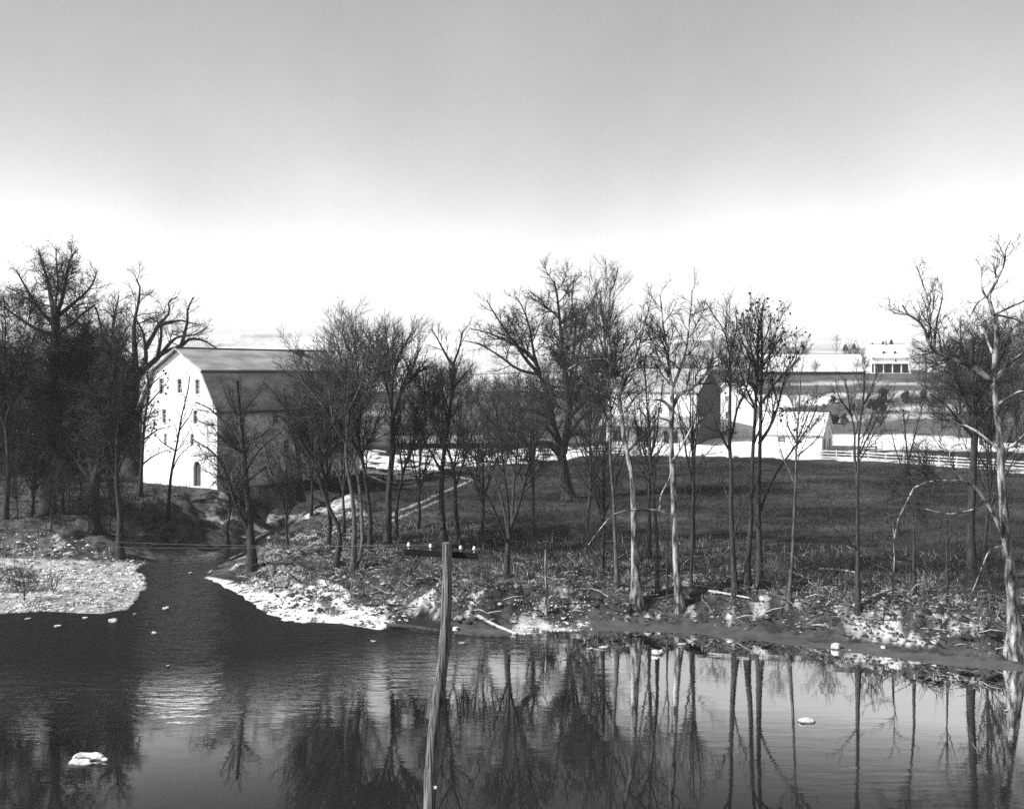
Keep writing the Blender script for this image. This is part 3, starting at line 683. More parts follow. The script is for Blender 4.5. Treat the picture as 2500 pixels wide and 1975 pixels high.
# --- farm: stone bank barn (long lit wall to the left, dark gable on the right)
a30 = math.radians(-30)
def local_origin(px, py, D, back):   # left end of a front wall whose right end is seen at the pixel
    p = W(px, py, D); d = np.array([-math.cos(a30), -math.sin(a30)]) * back; return (p[0] + d[0], p[1] + d[1], p[2])
L1 = 19.0
e = empty('bank_barn', local_origin(1704, 1085, 205, L1), a30)
h_f = [rect(3, 1.15, 2.6, 2.2), rect(8, 1.15, 2.6, 2.2), rect(13.6, 1.15, 2.8, 2.2), rect(4.5, 6.2, 0.9, 1.2), rect(11.5, 6.2, 0.9, 1.2)]
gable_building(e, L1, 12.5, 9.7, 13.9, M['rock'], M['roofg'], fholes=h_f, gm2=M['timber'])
for cx in (3, 8, 13.6): lbox('door', ((0, 0, 0), (1, 0, 0), (0, 0, 1)), cx - 1.3, cx + 1.3, 0.05, 2.25, -0.28, -0.2, M['timber'], e)
for cx in (4.5, 11.5): window(((0, 0, 0), (1, 0, 0), (0, 0, 1)), cx, 6.2, 0.9, 1.2, e, depth=0.2, sill=False)
pr = MB(); pr.prism([(-0.3, 0.02, 4.9), (-0.3, -2.6, 3.2), (-0.3, -2.6, 3.36), (-0.3, 0.02, 5.08)], [(L1 + 1.1, 0.02, 4.9), (L1 + 1.1, -2.6, 3.2), (L1 + 1.1, -2.6, 3.36), (L1 + 1.1, 0.02, 5.08)])
pent = pr.build('pent_roof', M['roofg'], e)
MB().box(-0.28, L1 + 1.08, -2.62, -2.5, 2.95, 3.19).build('fascia', M['trim'], pent)
for x in np.linspace(0.4, L1 - 0.4, 6): MB().box(x - 0.12, x + 0.12, -2.48, -2.24, -1.0, 3.18).build('post', M['timber'], e)
tag(e, 'big pale stone barn with dark gable end and pent roof in the farmyard', 'barn')

# --- white gabled farmhouse half hidden behind the bank barn, with a low wing
a15 = math.radians(-18)
p = W(1745, 1066, 222); e = empty('farmhouse', p, a15)
hf = [rect(2.6, 4.3, 0.9, 1.5), rect(2.6, 1.6, 0.9, 1.6), rect(2.4, 7.6, 0.7, 1.0)]
WL = 7.6
plate('front_wall', [(0, -1.5), (WL, -1.5), (WL, 6.6), (WL / 2 - 1.6, 10.8), (0, 8.2)], hf, 0.3, ((0, 0, 0), (1, 0, 0), (0, 0, 1)), M['white'], e)
plate('back_wall', [(0, -1.5), (WL, -1.5), (WL, 6.6), (WL / 2 - 1.6, 10.8), (0, 8.2)], [], 0.3, ((WL, 9, 0), (-1, 0, 0), (0, 0, 1)), M['white'], e).scale = (1, 1, 1)
plate('side_wall', [(0.3, -1.5), (8.7, -1.5), (8.7, 6.6), (0.3, 6.6)], [], 0.3, ((WL, 0, 0), (0, 1, 0), (0, 0, 1)), M['white'], e)
for cx, cz, w, h in ((2.6, 4.3, .9, 1.5), (2.6, 1.6, .9, 1.6), (2.4, 7.6, .7, 1.0)): window(((0, 0, 0), (1, 0, 0), (0, 0, 1)), cx, cz, w, h, e, depth=0.2)
rp = MB(); q = [(WL / 2 - 1.6, 10.85), (WL + 0.5, 6.1), (WL + 0.5, 6.35), (WL / 2 - 1.6, 11.1)]
rp.prism([(x, -0.45, z) for x, z in q], [(x, 9.45, z) for x, z in q]); rp.build('roof', M['roofw'], e)
rp = MB(); q = [(WL / 2 - 1.6, 10.85), (-0.4, 7.95), (-0.4, 8.2), (WL / 2 - 1.62, 11.1)]
rp.prism([(x, -0.45, z) for x, z in q], [(x, 9.45, z) for x, z in q]); rp.build('roof', M['roofw'], e)
MB().box(2.0, 2.7, 4.2, 4.9, 10.3, 12.2).build('chimney', M['rock2'], e)
# wing
plate('wing_wall', [(WL + 0.02, -1.5), (WL + 5.6, -1.5), (WL + 5.6, 3.4), (WL + 0.02, 3.4)], [rect(WL + 2.2, 1.5, 1.0, 1.3)], 0.3, ((0, 1.2, 0), (1, 0, 0), (0, 0, 1)), M['white'], e)
window(((0, 1.2, 0), (1, 0, 0), (0, 0, 1)), WL + 2.2, 1.5, 1.0, 1.3, e, depth=0.2)
rp = MB(); rp.prism([(WL + 0.02, 0.85, 3.3), (WL + 0.02, 6.2, 7.4), (WL + 0.02, 6.2, 7.6), (WL + 0.02, 0.85, 3.5)], [(WL + 5.9, 0.85, 3.3), (WL + 5.9, 6.2, 7.4), (WL + 5.9, 6.2, 7.6), (WL + 5.9, 0.85, 3.5)])
rp.build('wing_roof', M['roofw'], e)
tag(e, 'tall white farmhouse with a low wing behind the bank barn', 'house')

# --- white shed with pale roof, gable with windows and doors on the right
L3 = 11.8; e = empty('white_shed', local_origin(2007, 1099, 195, L3), a30)
gH = [rect(1.6, 2.9, 0.6, 1.2), rect(5.3, 2.9, 0.6, 1.2), arch(1.8, 0.05, 1.5, 2.0), arch(5.6, 0.05, 1.4, 2.0)]
gable_building(e, L3, 7.4, 2.75, 6.4, M['white'], M['roofw'], fholes=[rect(4.6, 1.7, 1.3, 1.1)], gholes=gH)
window(((0, 0, 0), (1, 0, 0), (0, 0, 1)), 4.6, 1.7, 1.3, 1.1, e, depth=0.2, cols=3)
fr = ((L3, 0, 0), (0, 1, 0), (0, 0, 1))
for cx in (1.6, 5.3): window(fr, cx, 2.9, 0.6, 1.2, e, depth=0.2, sill=False)
for cx, w in ((1.8, 1.5), (5.6, 1.4)): lbox('door', fr, cx - w / 2, cx + w / 2, 0.05, 2.05, -0.29, -0.22, M['timber'], e)
tag(e, 'long white shed with pale roof and two dark doors in its gable', 'shed')

# --- long low open-fronted shed in the middle distance
p = W(958, 1099, 206); e = empty('open_shed', p, math.radians(4))
LL = 19.0
plate('back_wall', [(0, -1), (LL, -1), (LL, 1.5), (0, 1.5)], [], 0.25, ((LL, 3.2, 0), (-1, 0, 0), (0, 0, 1)), M['timber'], e)
plate('side_wall', [(0.02, -1), (3.1, -1), (3.1, 1.45), (0.02, 1.2)], [], 0.25, ((0, 3.15, 0), (0, -1, 0), (0, 0, 1)), M['timber'], e)
rp = MB(); rp.prism([(-0.4, -0.5, 1.25), (-0.4, 3.5, 2.35), (-0.4, 3.5, 2.5), (-0.4, -0.5, 1.4)], [(LL + .4, -0.5, 1.25), (LL + .4, 3.5, 2.35), (LL + .4, 3.5, 2.5), (LL + .4, -0.5, 1.4)])
rp.build('roof', M['roofg'], e)
for x in np.linspace(0.2, LL - 0.2, 7): MB().box(x - 0.1, x + 0.1, 0, 0.2, -1, 1.36).build('post', M['timber'], e)
tag(e, 'long low open shed with grey roof behind the pale yard', 'shed')
g = G(1172, 1128); e = empty('gate_pier', (g[0], g[1], g[2]))
MB().box(-0.5, 0.5, -0.5, 0.5, -0.3, 2.1).build('shaft', M['bark'], e); MB().box(-0.62, 0.62, -0.62, 0.62, 2.1, 2.3).build('cap', M['bark2'], e)
tag(e, 'dark square gate pier standing in the pale yard', 'pier')

# --- far farm on the rise: long white-roofed barn, house with porch, little shed
p = W(1868, 914, 332); p[2] = gz(p[0] + 12, p[1] + 3) ; e = empty('far_barn', p, math.radians(3)); Lf = 30.5
gable_building(e, Lf, 11, 1.4, 6.2, M['timber'], M['roofw'], over=0.6, deep=3)
tag(e, 'long far barn with white roof above a dark wall on the rise', 'barn')
p = W(2128, 919, 388); p[2] = gz(p[0] + 6, p[1] + 1); e = empty('porch_house', p, math.radians(2)); Lh = 13.0
hf = [rect(x, 1.4, 1.0, 2.0) for x in (2.2, 5.0, 8.2, 11.0)] + [rect(8.6, 4.3, 0.7, 0.9)]
gable_building(e, Lh, 9, 5.6, 10.0, M['white'], M['roofw'], fholes=hf, deep=3)
for x in (2.2, 5.0, 8.2, 11.0): window(((0, 0, 0), (1, 0, 0), (0, 0, 1)), x, 1.4, 1.0, 2.0, e, depth=0.2, sill=False)
MB().box(0, Lh, -2.6, -0.02, -3, 0.1).build('porch_floor', M['trimw'], e)
pr = MB(); pr.prism([(-0.2, -0.01, 3.9), (-0.2, -2.8, 3.25), (-0.2, -2.8, 3.4), (-0.2, -0.01, 4.1)], [(Lh + .2, -0.01, 3.9), (Lh + .2, -2.8, 3.25), (Lh + .2, -2.8, 3.4), (Lh + .2, -0.01, 4.1)])
pr.build('porch_roof', M['roofw'], e)
for x in np.linspace(0.2, Lh - 0.2, 5): MB().box(x - 0.16, x + 0.16, -2.55, -2.25, 0.1, 3.3).build('porch_post', M['trimw'], e)
lbox('porch_painted_shade', ((0, 0, 0), (1, 0, 0), (0, 0, 1)), 0.1, Lh - 0.1, 0.12, 3.2, 0.004, 0.03, M['timber'], e)  # dark sheet over the white wall, standing in for shade under the porch
for x in (4.6, 8.6):
    d_ = MB().box(x - 0.6, x + 0.6, 0.9, 3.0, 6.6, 7.9).build('dormer', M['white'], e)
    lbox('window', ((0, 0.9, 0), (1, 0, 0), (0, 0, 1)), x - 0.35, x + 0.35, 6.8, 7.7, 0.004, 0.03, M['glass'], d_)
MB().box(6.2, 7.0, 4.1, 4.9, 9.6, 11.4).build('chimney', M['rock2'], e)
MB().box(-4.4, -0.02, 1.0, 6.0, -3, 3.0).build('wing', M['white'], e)
rp = MB(); rp.prism([(-4.6, 0.7, 2.95), (-4.6, 3.5, 4.6), (-4.6, 6.3, 2.95)], [(-0.01, 0.7, 2.95), (-0.01, 3.5, 4.6), (-0.01, 6.3, 2.95)]); rp.build('wing_roof', M['roofw'], e)
tag(e, 'far white house with a long columned porch on the hill', 'house')
p = W(2274, 914, 402); p[2] = gz(p[0] + 1, p[1] + 1); e = empty('small_shed', p, 0.1)
gable_building(e, 3.2, 3.0, 1.9, 3.0, M['white'], M['roofw'], over=0.2, deep=2)
tag(e, 'tiny white shed beside trees to the right of the porch house', 'shed')

# --- fences
def rail_fence(name, label, pts, rails, hgt, m, group, step=3.0):
    P3 = [G(*p) for p in pts]; e = empty(name, P3[0]); o = np.array(P3[0]); line = []
    for A_, B_ in zip(P3[:-1], P3[1:]):
        n = max(1, int(round(np.linalg.norm((B_ - A_)[:2]) / step)))
        for k in range(n): line.append(A_ + (B_ - A_) * k / n)
    line.append(P3[-1])
    line = [np.array([q[0], q[1], gz(q[0], q[1])]) - o for q in line]
    for q in line: MB().box(q[0] - .08, q[0] + .08, q[1] - .08, q[1] + .08, q[2] - 0.4, q[2] + hgt + 0.12).build('post', m, e)
    for q, w in zip(line[:-1], line[1:]):
        for k in range(rails):
            z = hgt * (k + 0.8) / rails
            MB().prism([(q[0] + .08, q[1] - .13, q[2] + z - .085), (q[0] + .08, q[1] - .085, q[2] + z - .085), (q[0] + .08, q[1] - .085, q[2] + z + .085), (q[0] + .08, q[1] - .13, q[2] + z + .085)],
                       [(w[0] + .07, w[1] - .13, w[2] + z - .085), (w[0] + .07, w[1] - .085, w[2] + z - .085), (w[0] + .07, w[1] - .085, w[2] + z + .085), (w[0] + .07, w[1] - .13, w[2] + z + .085)]).build('rail', m, e)
    tag(e, label, 'fence', group); return e
rail_fence('rail_fence', 'long pale three rail fence with dark gaps along the field edge', [(2004, 1120), (2120, 1125), (2250, 1133), (2380, 1141), (2520, 1151)], 3, 1.45, M['fence'], 'farm fences')
rail_fence('rail_fence', 'dark rail fence between the white shed and the cattle gate', [(2020, 1106), (2080, 1107), (2140, 1109)], 3, 1.3, M['fenced'], 'farm fences')
rail_fence('rail_fence', 'short pale rail fence in the yard below the bank barn', [(1440, 1113), (1530, 1113)], 3, 1.4, M['fenced'], 'farm fences')
g = G(2122, 1104); e = empty('cattle_gate', g, -0.2)
for x in (0, 1.1, 2.2): MB().box(x - .06, x + .06, -.06, .06, -.2, 1.9 if x else 1.2).build('upright', M['fenced'], e)
for z in (0.5, 0.95): MB().box(0.07, 2.13, -.04, .04, z, z + .12).build('bar', M['fenced'], e)
MB().prism([(0.07, -.035, 1.2), (0.07, .035, 1.2), (0.07, .035, 1.32), (0.07, -.035, 1.32)], [(2.13, -.035, 1.75), (2.13, .035, 1.75), (2.13, .035, 1.87), (2.13, -.035, 1.87)]).build('bar', M['fenced'], e)
tag(e, 'dark wooden cattle gate with slanting top bar at the fence end', 'gate')

# ---------------------------------------------------------------- utility pole
pd = 21.0
pp = np.array([W(x, y, pd) for x, y in ((1091, 1326), (1092, 1400), (1090, 1470), (1088, 1530), (1085, 1580), (1077, 1650), (1067, 1720), (1061, 1780), (1054, 1850), (1051, 1920), (1050, 1990))])
pp = np.vstack([pp, [pp[-1][0] - 0.02, pd, 9.4], [pp[-1][0] - 0.03, pd, gz(pp[-1][0], pd) - 0.6]])
pole = empty('utility_pole', (pp[-1][0], pd, gz(pp[-1][0], pd))); po = np.array(pole.location)
Pq = resample(pp, 40); zt = np.linspace(0, 1, 40)
Rq = 0.088 + 0.055 * np.minimum(zt * 1.25, 1) + 0.006 * np.sin(zt * 60)
Vp, Fp = tubes((Pq - po)[None], Rq[None], 16)
cap = [[i for i in range(16)]]
me = mesh_np('shaft', np.vstack([Vp]), Fp); obj('shaft', me, M['pole'], pole)
top = Pq[0] - po
MB().prism([tuple(top + np.array([math.cos(t) * .0875, math.sin(t) * .0875, 0.0])) for t in np.linspace(0, 6.2832, 17)[:-1]], [tuple(top + np.array([math.cos(t) * .06, math.sin(t) * .06, 0.02])) for t in np.linspace(0, 6.2832, 17)[:-1]]).build('pole_top', M['pole'], pole)
kb = Pq[24] - po
for j, dx in ((22, 0.10), (27, -0.04), (31, 0.02)):
    q = Pq[j] - po; MB().box(q[0] + dx - .022, q[0] + dx + .022, q[1] - Rq[j] - .015, q[1] - Rq[j] + .03, q[2] - .02, q[2] + .02).build('bolt', M['ceramic'], pole)
l, r_ = W(988, 1350, pd) - po, W(1168, 1360, pd) - po
yb = 0.085
c = MB(); hh = 0.058
c.prism([(l[0], yb, l[2] - hh), (l[0], yb + .1, l[2] - hh), (l[0], yb + .1, l[2] + hh), (l[0], yb, l[2] + hh)], [(r_[0], yb, r_[2] - hh), (r_[0], yb + .1, r_[2] - hh), (r_[0], yb + .1, r_[2] + hh), (r_[0], yb, r_[2] + hh)])
armo = c.build('crossarm', M['arm'], pole)
INS = []
for x in (996, 1050, 1124, 1157):
    q = W(x, 1343, pd) - po; z0 = l[2] + (r_[2] - l[2]) * (q[0] - l[0]) / (r_[0] - l[0]) + hh
    prof_ = [(0.012, 0), (0.012, .055), (0.032, .055), (0.034, .075), (0.024, .085), (0.026, .10), (0.022, .115), (0.008, .125)]
    V, Fi = [], []
    for k, (rr, zz) in enumerate(prof_):
        V += [(q[0] + rr * math.cos(t), yb + .05 + rr * math.sin(t), z0 + zz) for t in np.linspace(0, 2 * math.pi, 11)[:-1]]
        if k: Fi += [((k - 1) * 10 + i, (k - 1) * 10 + (i + 1) % 10, k * 10 + (i + 1) % 10, k * 10 + i) for i in range(10)]
    Fi.append(tuple(70 + i for i in range(10)))
    m_ = bpy.data.meshes.new('insulator'); m_.from_pydata(V, [], Fi); m_.polygons.foreach_set('use_smooth', [True] * len(m_.polygons))
    obj('insulator', m_, M['ceramic'], pole); INS.append(po + np.array([q[0], yb + .05, z0 + .095]))
tag(pole, 'crooked weathered utility pole with dark crossarm rising before the river', 'utility pole')
def wire(label, A_, B_, sag):
    t = np.linspace(0, 1, 24)[:, None]; P = A_ + (B_ - A_) * t; P[:, 2] -= sag * 4 * t[:, 0] * (1 - t[:, 0])
    V, Fq = tubes(P[None], np.full((1, 24), 0.0032), 5); tag(obj('wire', mesh_np('wire', V, Fq), M['wire']), label, 'wire', 'wires on the utility pole')
wire('thin wire running from the pole insulators to the left over the river', INS[1], W(-260, 1268, 47), 0.35)
wire('thin wire tied to the outer left insulator and leaving the frame left', INS[0], W(-260, 1290, 46), 0.35)
wire('thin wire leaving the right insulators of the pole towards the right bank', INS[3], W(2760, 1500, 20), 0.3)

# ---------------------------------------------------------------- stones in the river and drift wood on the shore
def rock_mesh(seed, flat=0.5, n=2):
    import bmesh
    bm = bmesh.new(); bmesh.ops.create_icosphere(bm, subdivisions=n, radius=1.0)
    o = Vector((seed * 3.1, seed * 1.7, seed))
    for v in bm.verts:
        k = 1 + 0.35 * mnoise.fractal(v.co * 0.9 + o, 1.0, 2.0, 4) + 0.18 * mnoise.noise(v.co * 2.3 + o)
        v.co = v.co * k; v.co.z = min(v.co.z, 0.55 + 0.25 * mnoise.noise(v.co * 1.1 + o))
    me = bpy.data.meshes.new('boulder'); bm.to_mesh(me); bm.free(); return me
RM = [rock_mesh(i) for i in range(7)]
for me in RM: me.materials.append(M['wetrock'])
G_ROCK = 'pale stones lying in the shallow river'
def rock(px, py, w, h, label, k, D=None, dy=0.7, rz=0.0):
    d = F * CAMZ / (py - HZ); x = (px - CX) / F * d; sw, sh = w / 2 / F * d, h / F * d
    o = bpy.data.objects.new('boulder', RM[k % 7]); COL.objects.link(o); z = max(gz(x, d), 0.0) if D is None else D
    o.location = (x, d, z - sh * 0.05); o.scale = (sw * .95, sw * dy * 1.1, sh * 0.95); o.rotation_euler = (0, 0, rz)
    tag(o, label, 'rock', G_ROCK)
rocks = [(1970, 1762, 48, 14, 'long flat white stone breaking the water in the lower right'), (2040, 1584, 25, 26, 'chunky white stone at the edge of the right beach'),
 (1606, 1597, 30, 20, 'peaked white stone in the water below the sycamores'), (1665, 1574, 26, 7, 'thin pale stone just above the peaked white stone'),
 (2157, 1588, 14, 10, 'small round white stone near the right beach'), (2456, 1736, 14, 9, 'small pale stone by the dark reflection at the right edge'),
 (405, 1487, 21, 12, 'white stone in the creek mouth off the gravel bar'), (276, 1519, 26, 18, 'lumpy white stone beside the tip of the gravel bar'),
 (142, 1530, 22, 8, 'long pale stone in the dark water below the gravel bar'), (376, 1547, 16, 9, 'small tilted white stone in mid creek mouth'),
 (410, 1628, 9, 10, 'tiny white stone alone in the dark left water'), (1112, 1541, 19, 15, 'white stone on the shore just right of the pole'),
 (1128, 1570, 26, 6, 'thin white stone sliver beside the pole in the water'), (1735, 1886, 26, 5, 'faint pale sliver of stone near the bottom edge'),
 (208, 1510, 16, 8, 'little pale stone hugging the gravel bar edge'), (68, 1512, 18, 7, 'low pale stone at the gravel bar shore far left'),
 (912, 1566, 22, 6, 'low grey stone below the sand spit'), (1440, 1585, 20, 7, 'left one of the pale stones in the bright reflection'), (1475, 1582, 26, 8, 'right one of the pale stones in the bright reflection'),
 (330, 1500, 12, 6, 'small stone between gravel bar and creek mouth stone'), (465, 1400, 10, 7, 'white pebble in the creek by the right bank'), (2075, 1589, 9, 6, 'tiny stone right of the chunky white stone')]
for i, (px, py, w, h, lb) in enumerate(rocks): rock(px, py, w, h, lb, i, rz=i * 1.3 if w < 25 else 0.1)
# the hollowed white slab in the lower left
def slab():
    d = F * CAMZ / (1858 - HZ); x = (214 - CX) / F * d; a, b = 46 / F * d, 0.72
    n, k = 56, 16; V, Fq = [], []
    for j in range(k + 1):
        rr = j / k
        for i in range(n):
            t = i / n * 2 * math.pi; e_ = 1 + 0.10 * math.sin(3 * t + 1) + 0.07 * math.sin(5 * t + 2) + (0.06 if math.cos(t) < -.6 else 0)
            e_ *= 0.78 if 0.15 < t < 0.5 or 5.9 < t < 6.1 else 1
            u_, v_ = rr * a * e_ * math.cos(t), rr * b * e_ * math.sin(t)
            z = max(0.09, 0.17 + 0.22 * v_) * (1 - rr ** 8) + 0.03 * mnoise.noise(Vector((u_ * 3, v_ * 3, 1)))
            z -= 0.55 * math.exp(-(((u_ - 0.45) / 0.2) ** 2 + ((v_ + 0.08) / 0.2) ** 2)) + 0.45 * math.exp(-(((u_ + 0.28) / 0.4) ** 2 + ((v_ - 0.22) / 0.18) ** 2))
            V.append((u_, v_, z if j < k else -0.25))
    for j in range(k):
        for i in range(n): Fq.append((j * n + i, (j + 1) * n + i, (j + 1) * n + (i + 1) % n, j * n + (i + 1) % n))
    o = obj('hollowed_stone', mesh_np('hollowed_stone', V, np.array(Fq)), M['wetrock']); o.location = (x, d, 0.03)
    tag(o, 'large white stone with two hollows in the dark water at lower left', 'rock', G_ROCK)
slab()
def log(label, pts, w0, w1, m='wood', lift=0.0, wet=False):
    P3 = []
    for x, y in pts:
        g = G(x, y); P3.append([g[0], g[1], g[2] + lift])
    P3 = np.array(P3); P = resample(P3, 12); base = P[0].copy()
    R = np.linspace(w0, w1, 12) * (1 + 0.12 * np.sin(np.arange(12) * 2.1))
    for i in range(12): P[i, 2] = max(P[i, 2], max(gz(P[i, 0], P[i, 1]), 0.0) + R[i] * 0.35)
    V, Fq = tubes((P - base)[None], R[None], 8)
    o = obj('driftwood_log', mesh_np('driftwood_log', V, Fq), M[m]); o.location = tuple(base); tag(o, label, 'log', 'fallen logs along the bank')
log('dark wet log lying along the waterline left of the pole', [(945, 1530), (1000, 1536), (1075, 1546)], 0.2, 0.13, 'darkwood', 0.1)
log('pale log slanting down the bank to the water right of the pole', [(1165, 1512), (1210, 1530), (1262, 1552)], 0.14, 0.1, 'wood', 0.1)
log('dark log half in the water below the slanting pale log', [(1110, 1550), (1180, 1556), (1245, 1558)], 0.18, 0.12, 'darkwood', 0.05)
log('dark branch lying on the sand left of the pole', [(888, 1478), (930, 1480), (985, 1482)], 0.12, 0.06, 'darkwood', 0.08)
log('pale fallen branch across the litter under the middle trees', [(1700, 1448), (1760, 1455), (1830, 1470)], 0.11, 0.06, 'wood', 0.2)
log('dark fallen trunk behind the pale branch on the right bank', [(1680, 1462), (1750, 1440), (1830, 1425), (1910, 1440)], 0.26, 0.16, 'darkwood', 0.15)
log('bleached trunk lying on the bank among right hand roots', [(2080, 1500), (2120, 1470), (2170, 1450)], 0.2, 0.12, 'wood', 0.2)
log('thin bleached log on the brushy bank near the right thicket', [(2000, 1396), (2060, 1402), (2110, 1408)], 0.1, 0.07, 'wood', 0.15)
log('short pale log by the creek bank', [(560, 1368), (595, 1352)], 0.12, 0.1, 'wood', 0.1)
log('dark root log under the leaning creek trees', [(620, 1384), (690, 1380), (770, 1376)], 0.16, 0.1, 'darkwood', 0.1)

#EOF_PART2
# ---------------------------------------------------------------- the trees, one by one
GB, GL_, GFd = 'bare trees along the far bank', 'big trees left of the barn', 'trees behind the farm'
tree('old_oak', 'tall vase shaped oak with upswept crown, leftmost big tree above the barn woods', [
    (36, 24, 0, [(118, 1240), (122, 1050), (132, 900), (137, 790), (140, 765)], 0.6),
    (20, 4, None, [(138, 800), (122, 715), (106, 655), (92, 612)]), (17, 4, None, [(140, 785), (158, 705), (168, 645), (180, 610)]),
    (13, 4, None, [(142, 775), (185, 735), (222, 702), (238, 668)]), (13, 4, None, [(136, 805), (100, 760), (62, 700), (42, 660)]),
    (12, 4, None, [(134, 835), (80, 800), (22, 760), (-30, 725)]), (12, 4, None, [(137, 812), (190, 775), (232, 742)]),
    (14, 4, None, [(130, 905), (70, 870), (10, 835)]), (14, 4, None, [(132, 895), (190, 850), (240, 800)]), (9, 3, .2, [(139, 775), (140, 700), (138, 640), (136, 606)])],
    'oak', 'dark', 11, 1.3, group=GL_, leaves=900, D=119)
tree('old_oak', 'gnarled oak whose twisted limbs reach over the barn gable peak', [
    (50, 34, 0, [(322, 1205), (322, 1050), (325, 930), (329, 895)], 0.9),
    (22, 4, .1, [(328, 930), (326, 890), (329, 797), (338, 744), (341, 699), (330, 684)]), (18, 4, -.2, [(335, 920), (352, 890), (355, 841), (341, 797), (320, 767)]),
    (15, 4, .3, [(355, 845), (385, 797), (415, 764), (412, 738), (432, 723)]), (24, 9, .25, [(330, 935), (372, 885), (410, 858), (442, 845)]),
    (13, 4, -.2, [(380, 880), (394, 812), (388, 791), (364, 776)]), (11, 3, .2, [(394, 795), (438, 782), (462, 788), (486, 794)]),
    (12, 4, .3, [(442, 846), (456, 797), (459, 755), (471, 726)]), (12, 4, -.3, [(385, 872), (430, 827), (480, 815), (505, 797)]),
    (12, 4, .1, [(438, 847), (468, 827), (504, 835), (528, 850)]), (16, 4, .4, [(324, 925), (275, 810), (290, 720)]), (16, 4, -.4, [(320, 910), (255, 830), (236, 750)])],
    'oak', 'dark', 12, 0.85, group=GL_, D=150)
tree('bare_tree', 'thick forked tree on the dark slope below the gnarled oak', [
    (32, 26, 0, [(232, 1292), (230, 1210), (234, 1150)], 0.9), (22, 5, .3, [(232, 1190), (203, 1060), (180, 930), (165, 850)]), (20, 5, -.3, [(235, 1165), (262, 1020), (280, 900), (290, 825)]),
    (17, 5, .5, [(233, 1175), (226, 1000), (214, 880), (200, 790)]), (14, 4, -.4, [(238, 1155), (300, 1060), (345, 1000)]), (13, 4, .2, [(231, 1180), (160, 1080), (110, 980)])],
    'oak', 'dark', 13, 1.35, group=GL_)
tree('bare_tree', 'slender dark tree rising from the back edge of the gravel bar', [
    (20, 7, 0, [(295, 1362), (292, 1260), (286, 1150), (290, 1010), (300, 900)], 0.45), (9, 3, None, [(288, 1180), (250, 1080), (230, 990)]), (9, 3, None, [(287, 1150), (330, 1060), (380, 1000)]), (8, 3, None, [(289, 1060), (315, 980), (330, 920)])],
    'oak', 'dark', 14, 1.2, group=GL_)
auto_tree('bare_tree', 'broad bare tree cut by the left picture edge', 12, 1250, 690, 110, 8, 0.4, 'oak', 'dark', 15, 1.25, group=GL_, leaves=500, D=116)
auto_tree('bare_tree', 'bare tree filling the gap between the vase shaped oak and the gnarled oak', 215, 1210, 735, 90, 8, 0.4, 'oak', 'dark', 16, 1.2, group=GL_, D=146)
tree('sapling', 'thin leaning sapling in front of the white gable', [
    (10, 3, 0, [(411, 1262), (420, 1150), (434, 1065), (450, 990), (458, 955), (466, 915)], 0.35), (4, 2, None, [(418, 1150), (440, 1110), (475, 1080)]), (4, 2, None, [(424, 1110), (395, 1080), (380, 1060)]), (4, 2, None, [(436, 1060), (460, 1020), (470, 1000)])],
    'slim', 'dark', 17, 0.7, group=GL_)
tree('bare_tree', 'small tree with clinging dark leaves against the left edge of the white gable', [
    (12, 5, 0, [(340, 1225), (345, 1140), (352, 1060), (358, 980), (362, 910)], 0.3), (6, 2, 0, [(350, 1080), (385, 1050), (420, 1040)]), (6, 2, 0, [(356, 1000), (385, 960), (415, 925)]), (6, 2, 0, [(346, 1130), (380, 1110), (420, 1095)]), (6, 2, .2, [(359, 960), (380, 930), (400, 915)])],
    'slim', 'dark', 117, 0.9, group=GL_, D=130, leaves=260, lsize=.2)
proto = auto_tree('thicket_tree', 'dense dark tree in the thicket left of the barn', 70, 1215, 860, 78, 8, 0.22, 'oak', 'dark', 18, .96, D=148, group='thicket left of the barn', twig=.012)
p2 = auto_tree('thicket_tree', 'dense dark tree in the thicket left of the barn', 262, 1205, 870, 74, 8, 0.2, 'oak', 'dark', 19, .96, D=150, group='thicket left of the barn', twig=.012)
rt = rng(5)
for i, (px, D, sc) in enumerate(((-60, 138, 1), (5, 152, 1.1), (30, 130, .8), (110, 154, 1.05), (150, 158, 1.1), (190, 152, .95), (240, 154, 1.0), (300, 156, 1.0), (-20, 124, .8), (85, 119, .62), (170, 118, .55), (268, 117, .55), (45, 164, 1.2), (200, 166, 1.2), (130, 172, 1.25), (-110, 150, 1.2), (335, 160, .95), (40, 116, .5), (120, 113, .45), (215, 114, .42), (285, 170, 1.1), (85, 170, 1.2), (-40, 118, .9), (20, 121, .85), (75, 117, .72), (150, 121, .75), (205, 119, .66))):
    x = (px - CX) / F * D; copy_tree((proto, p2)[i % 2], (x, D, gz(x, D) - 0.1), rt.uniform(0, 6.28), sc * rt.uniform(.9, 1.08))
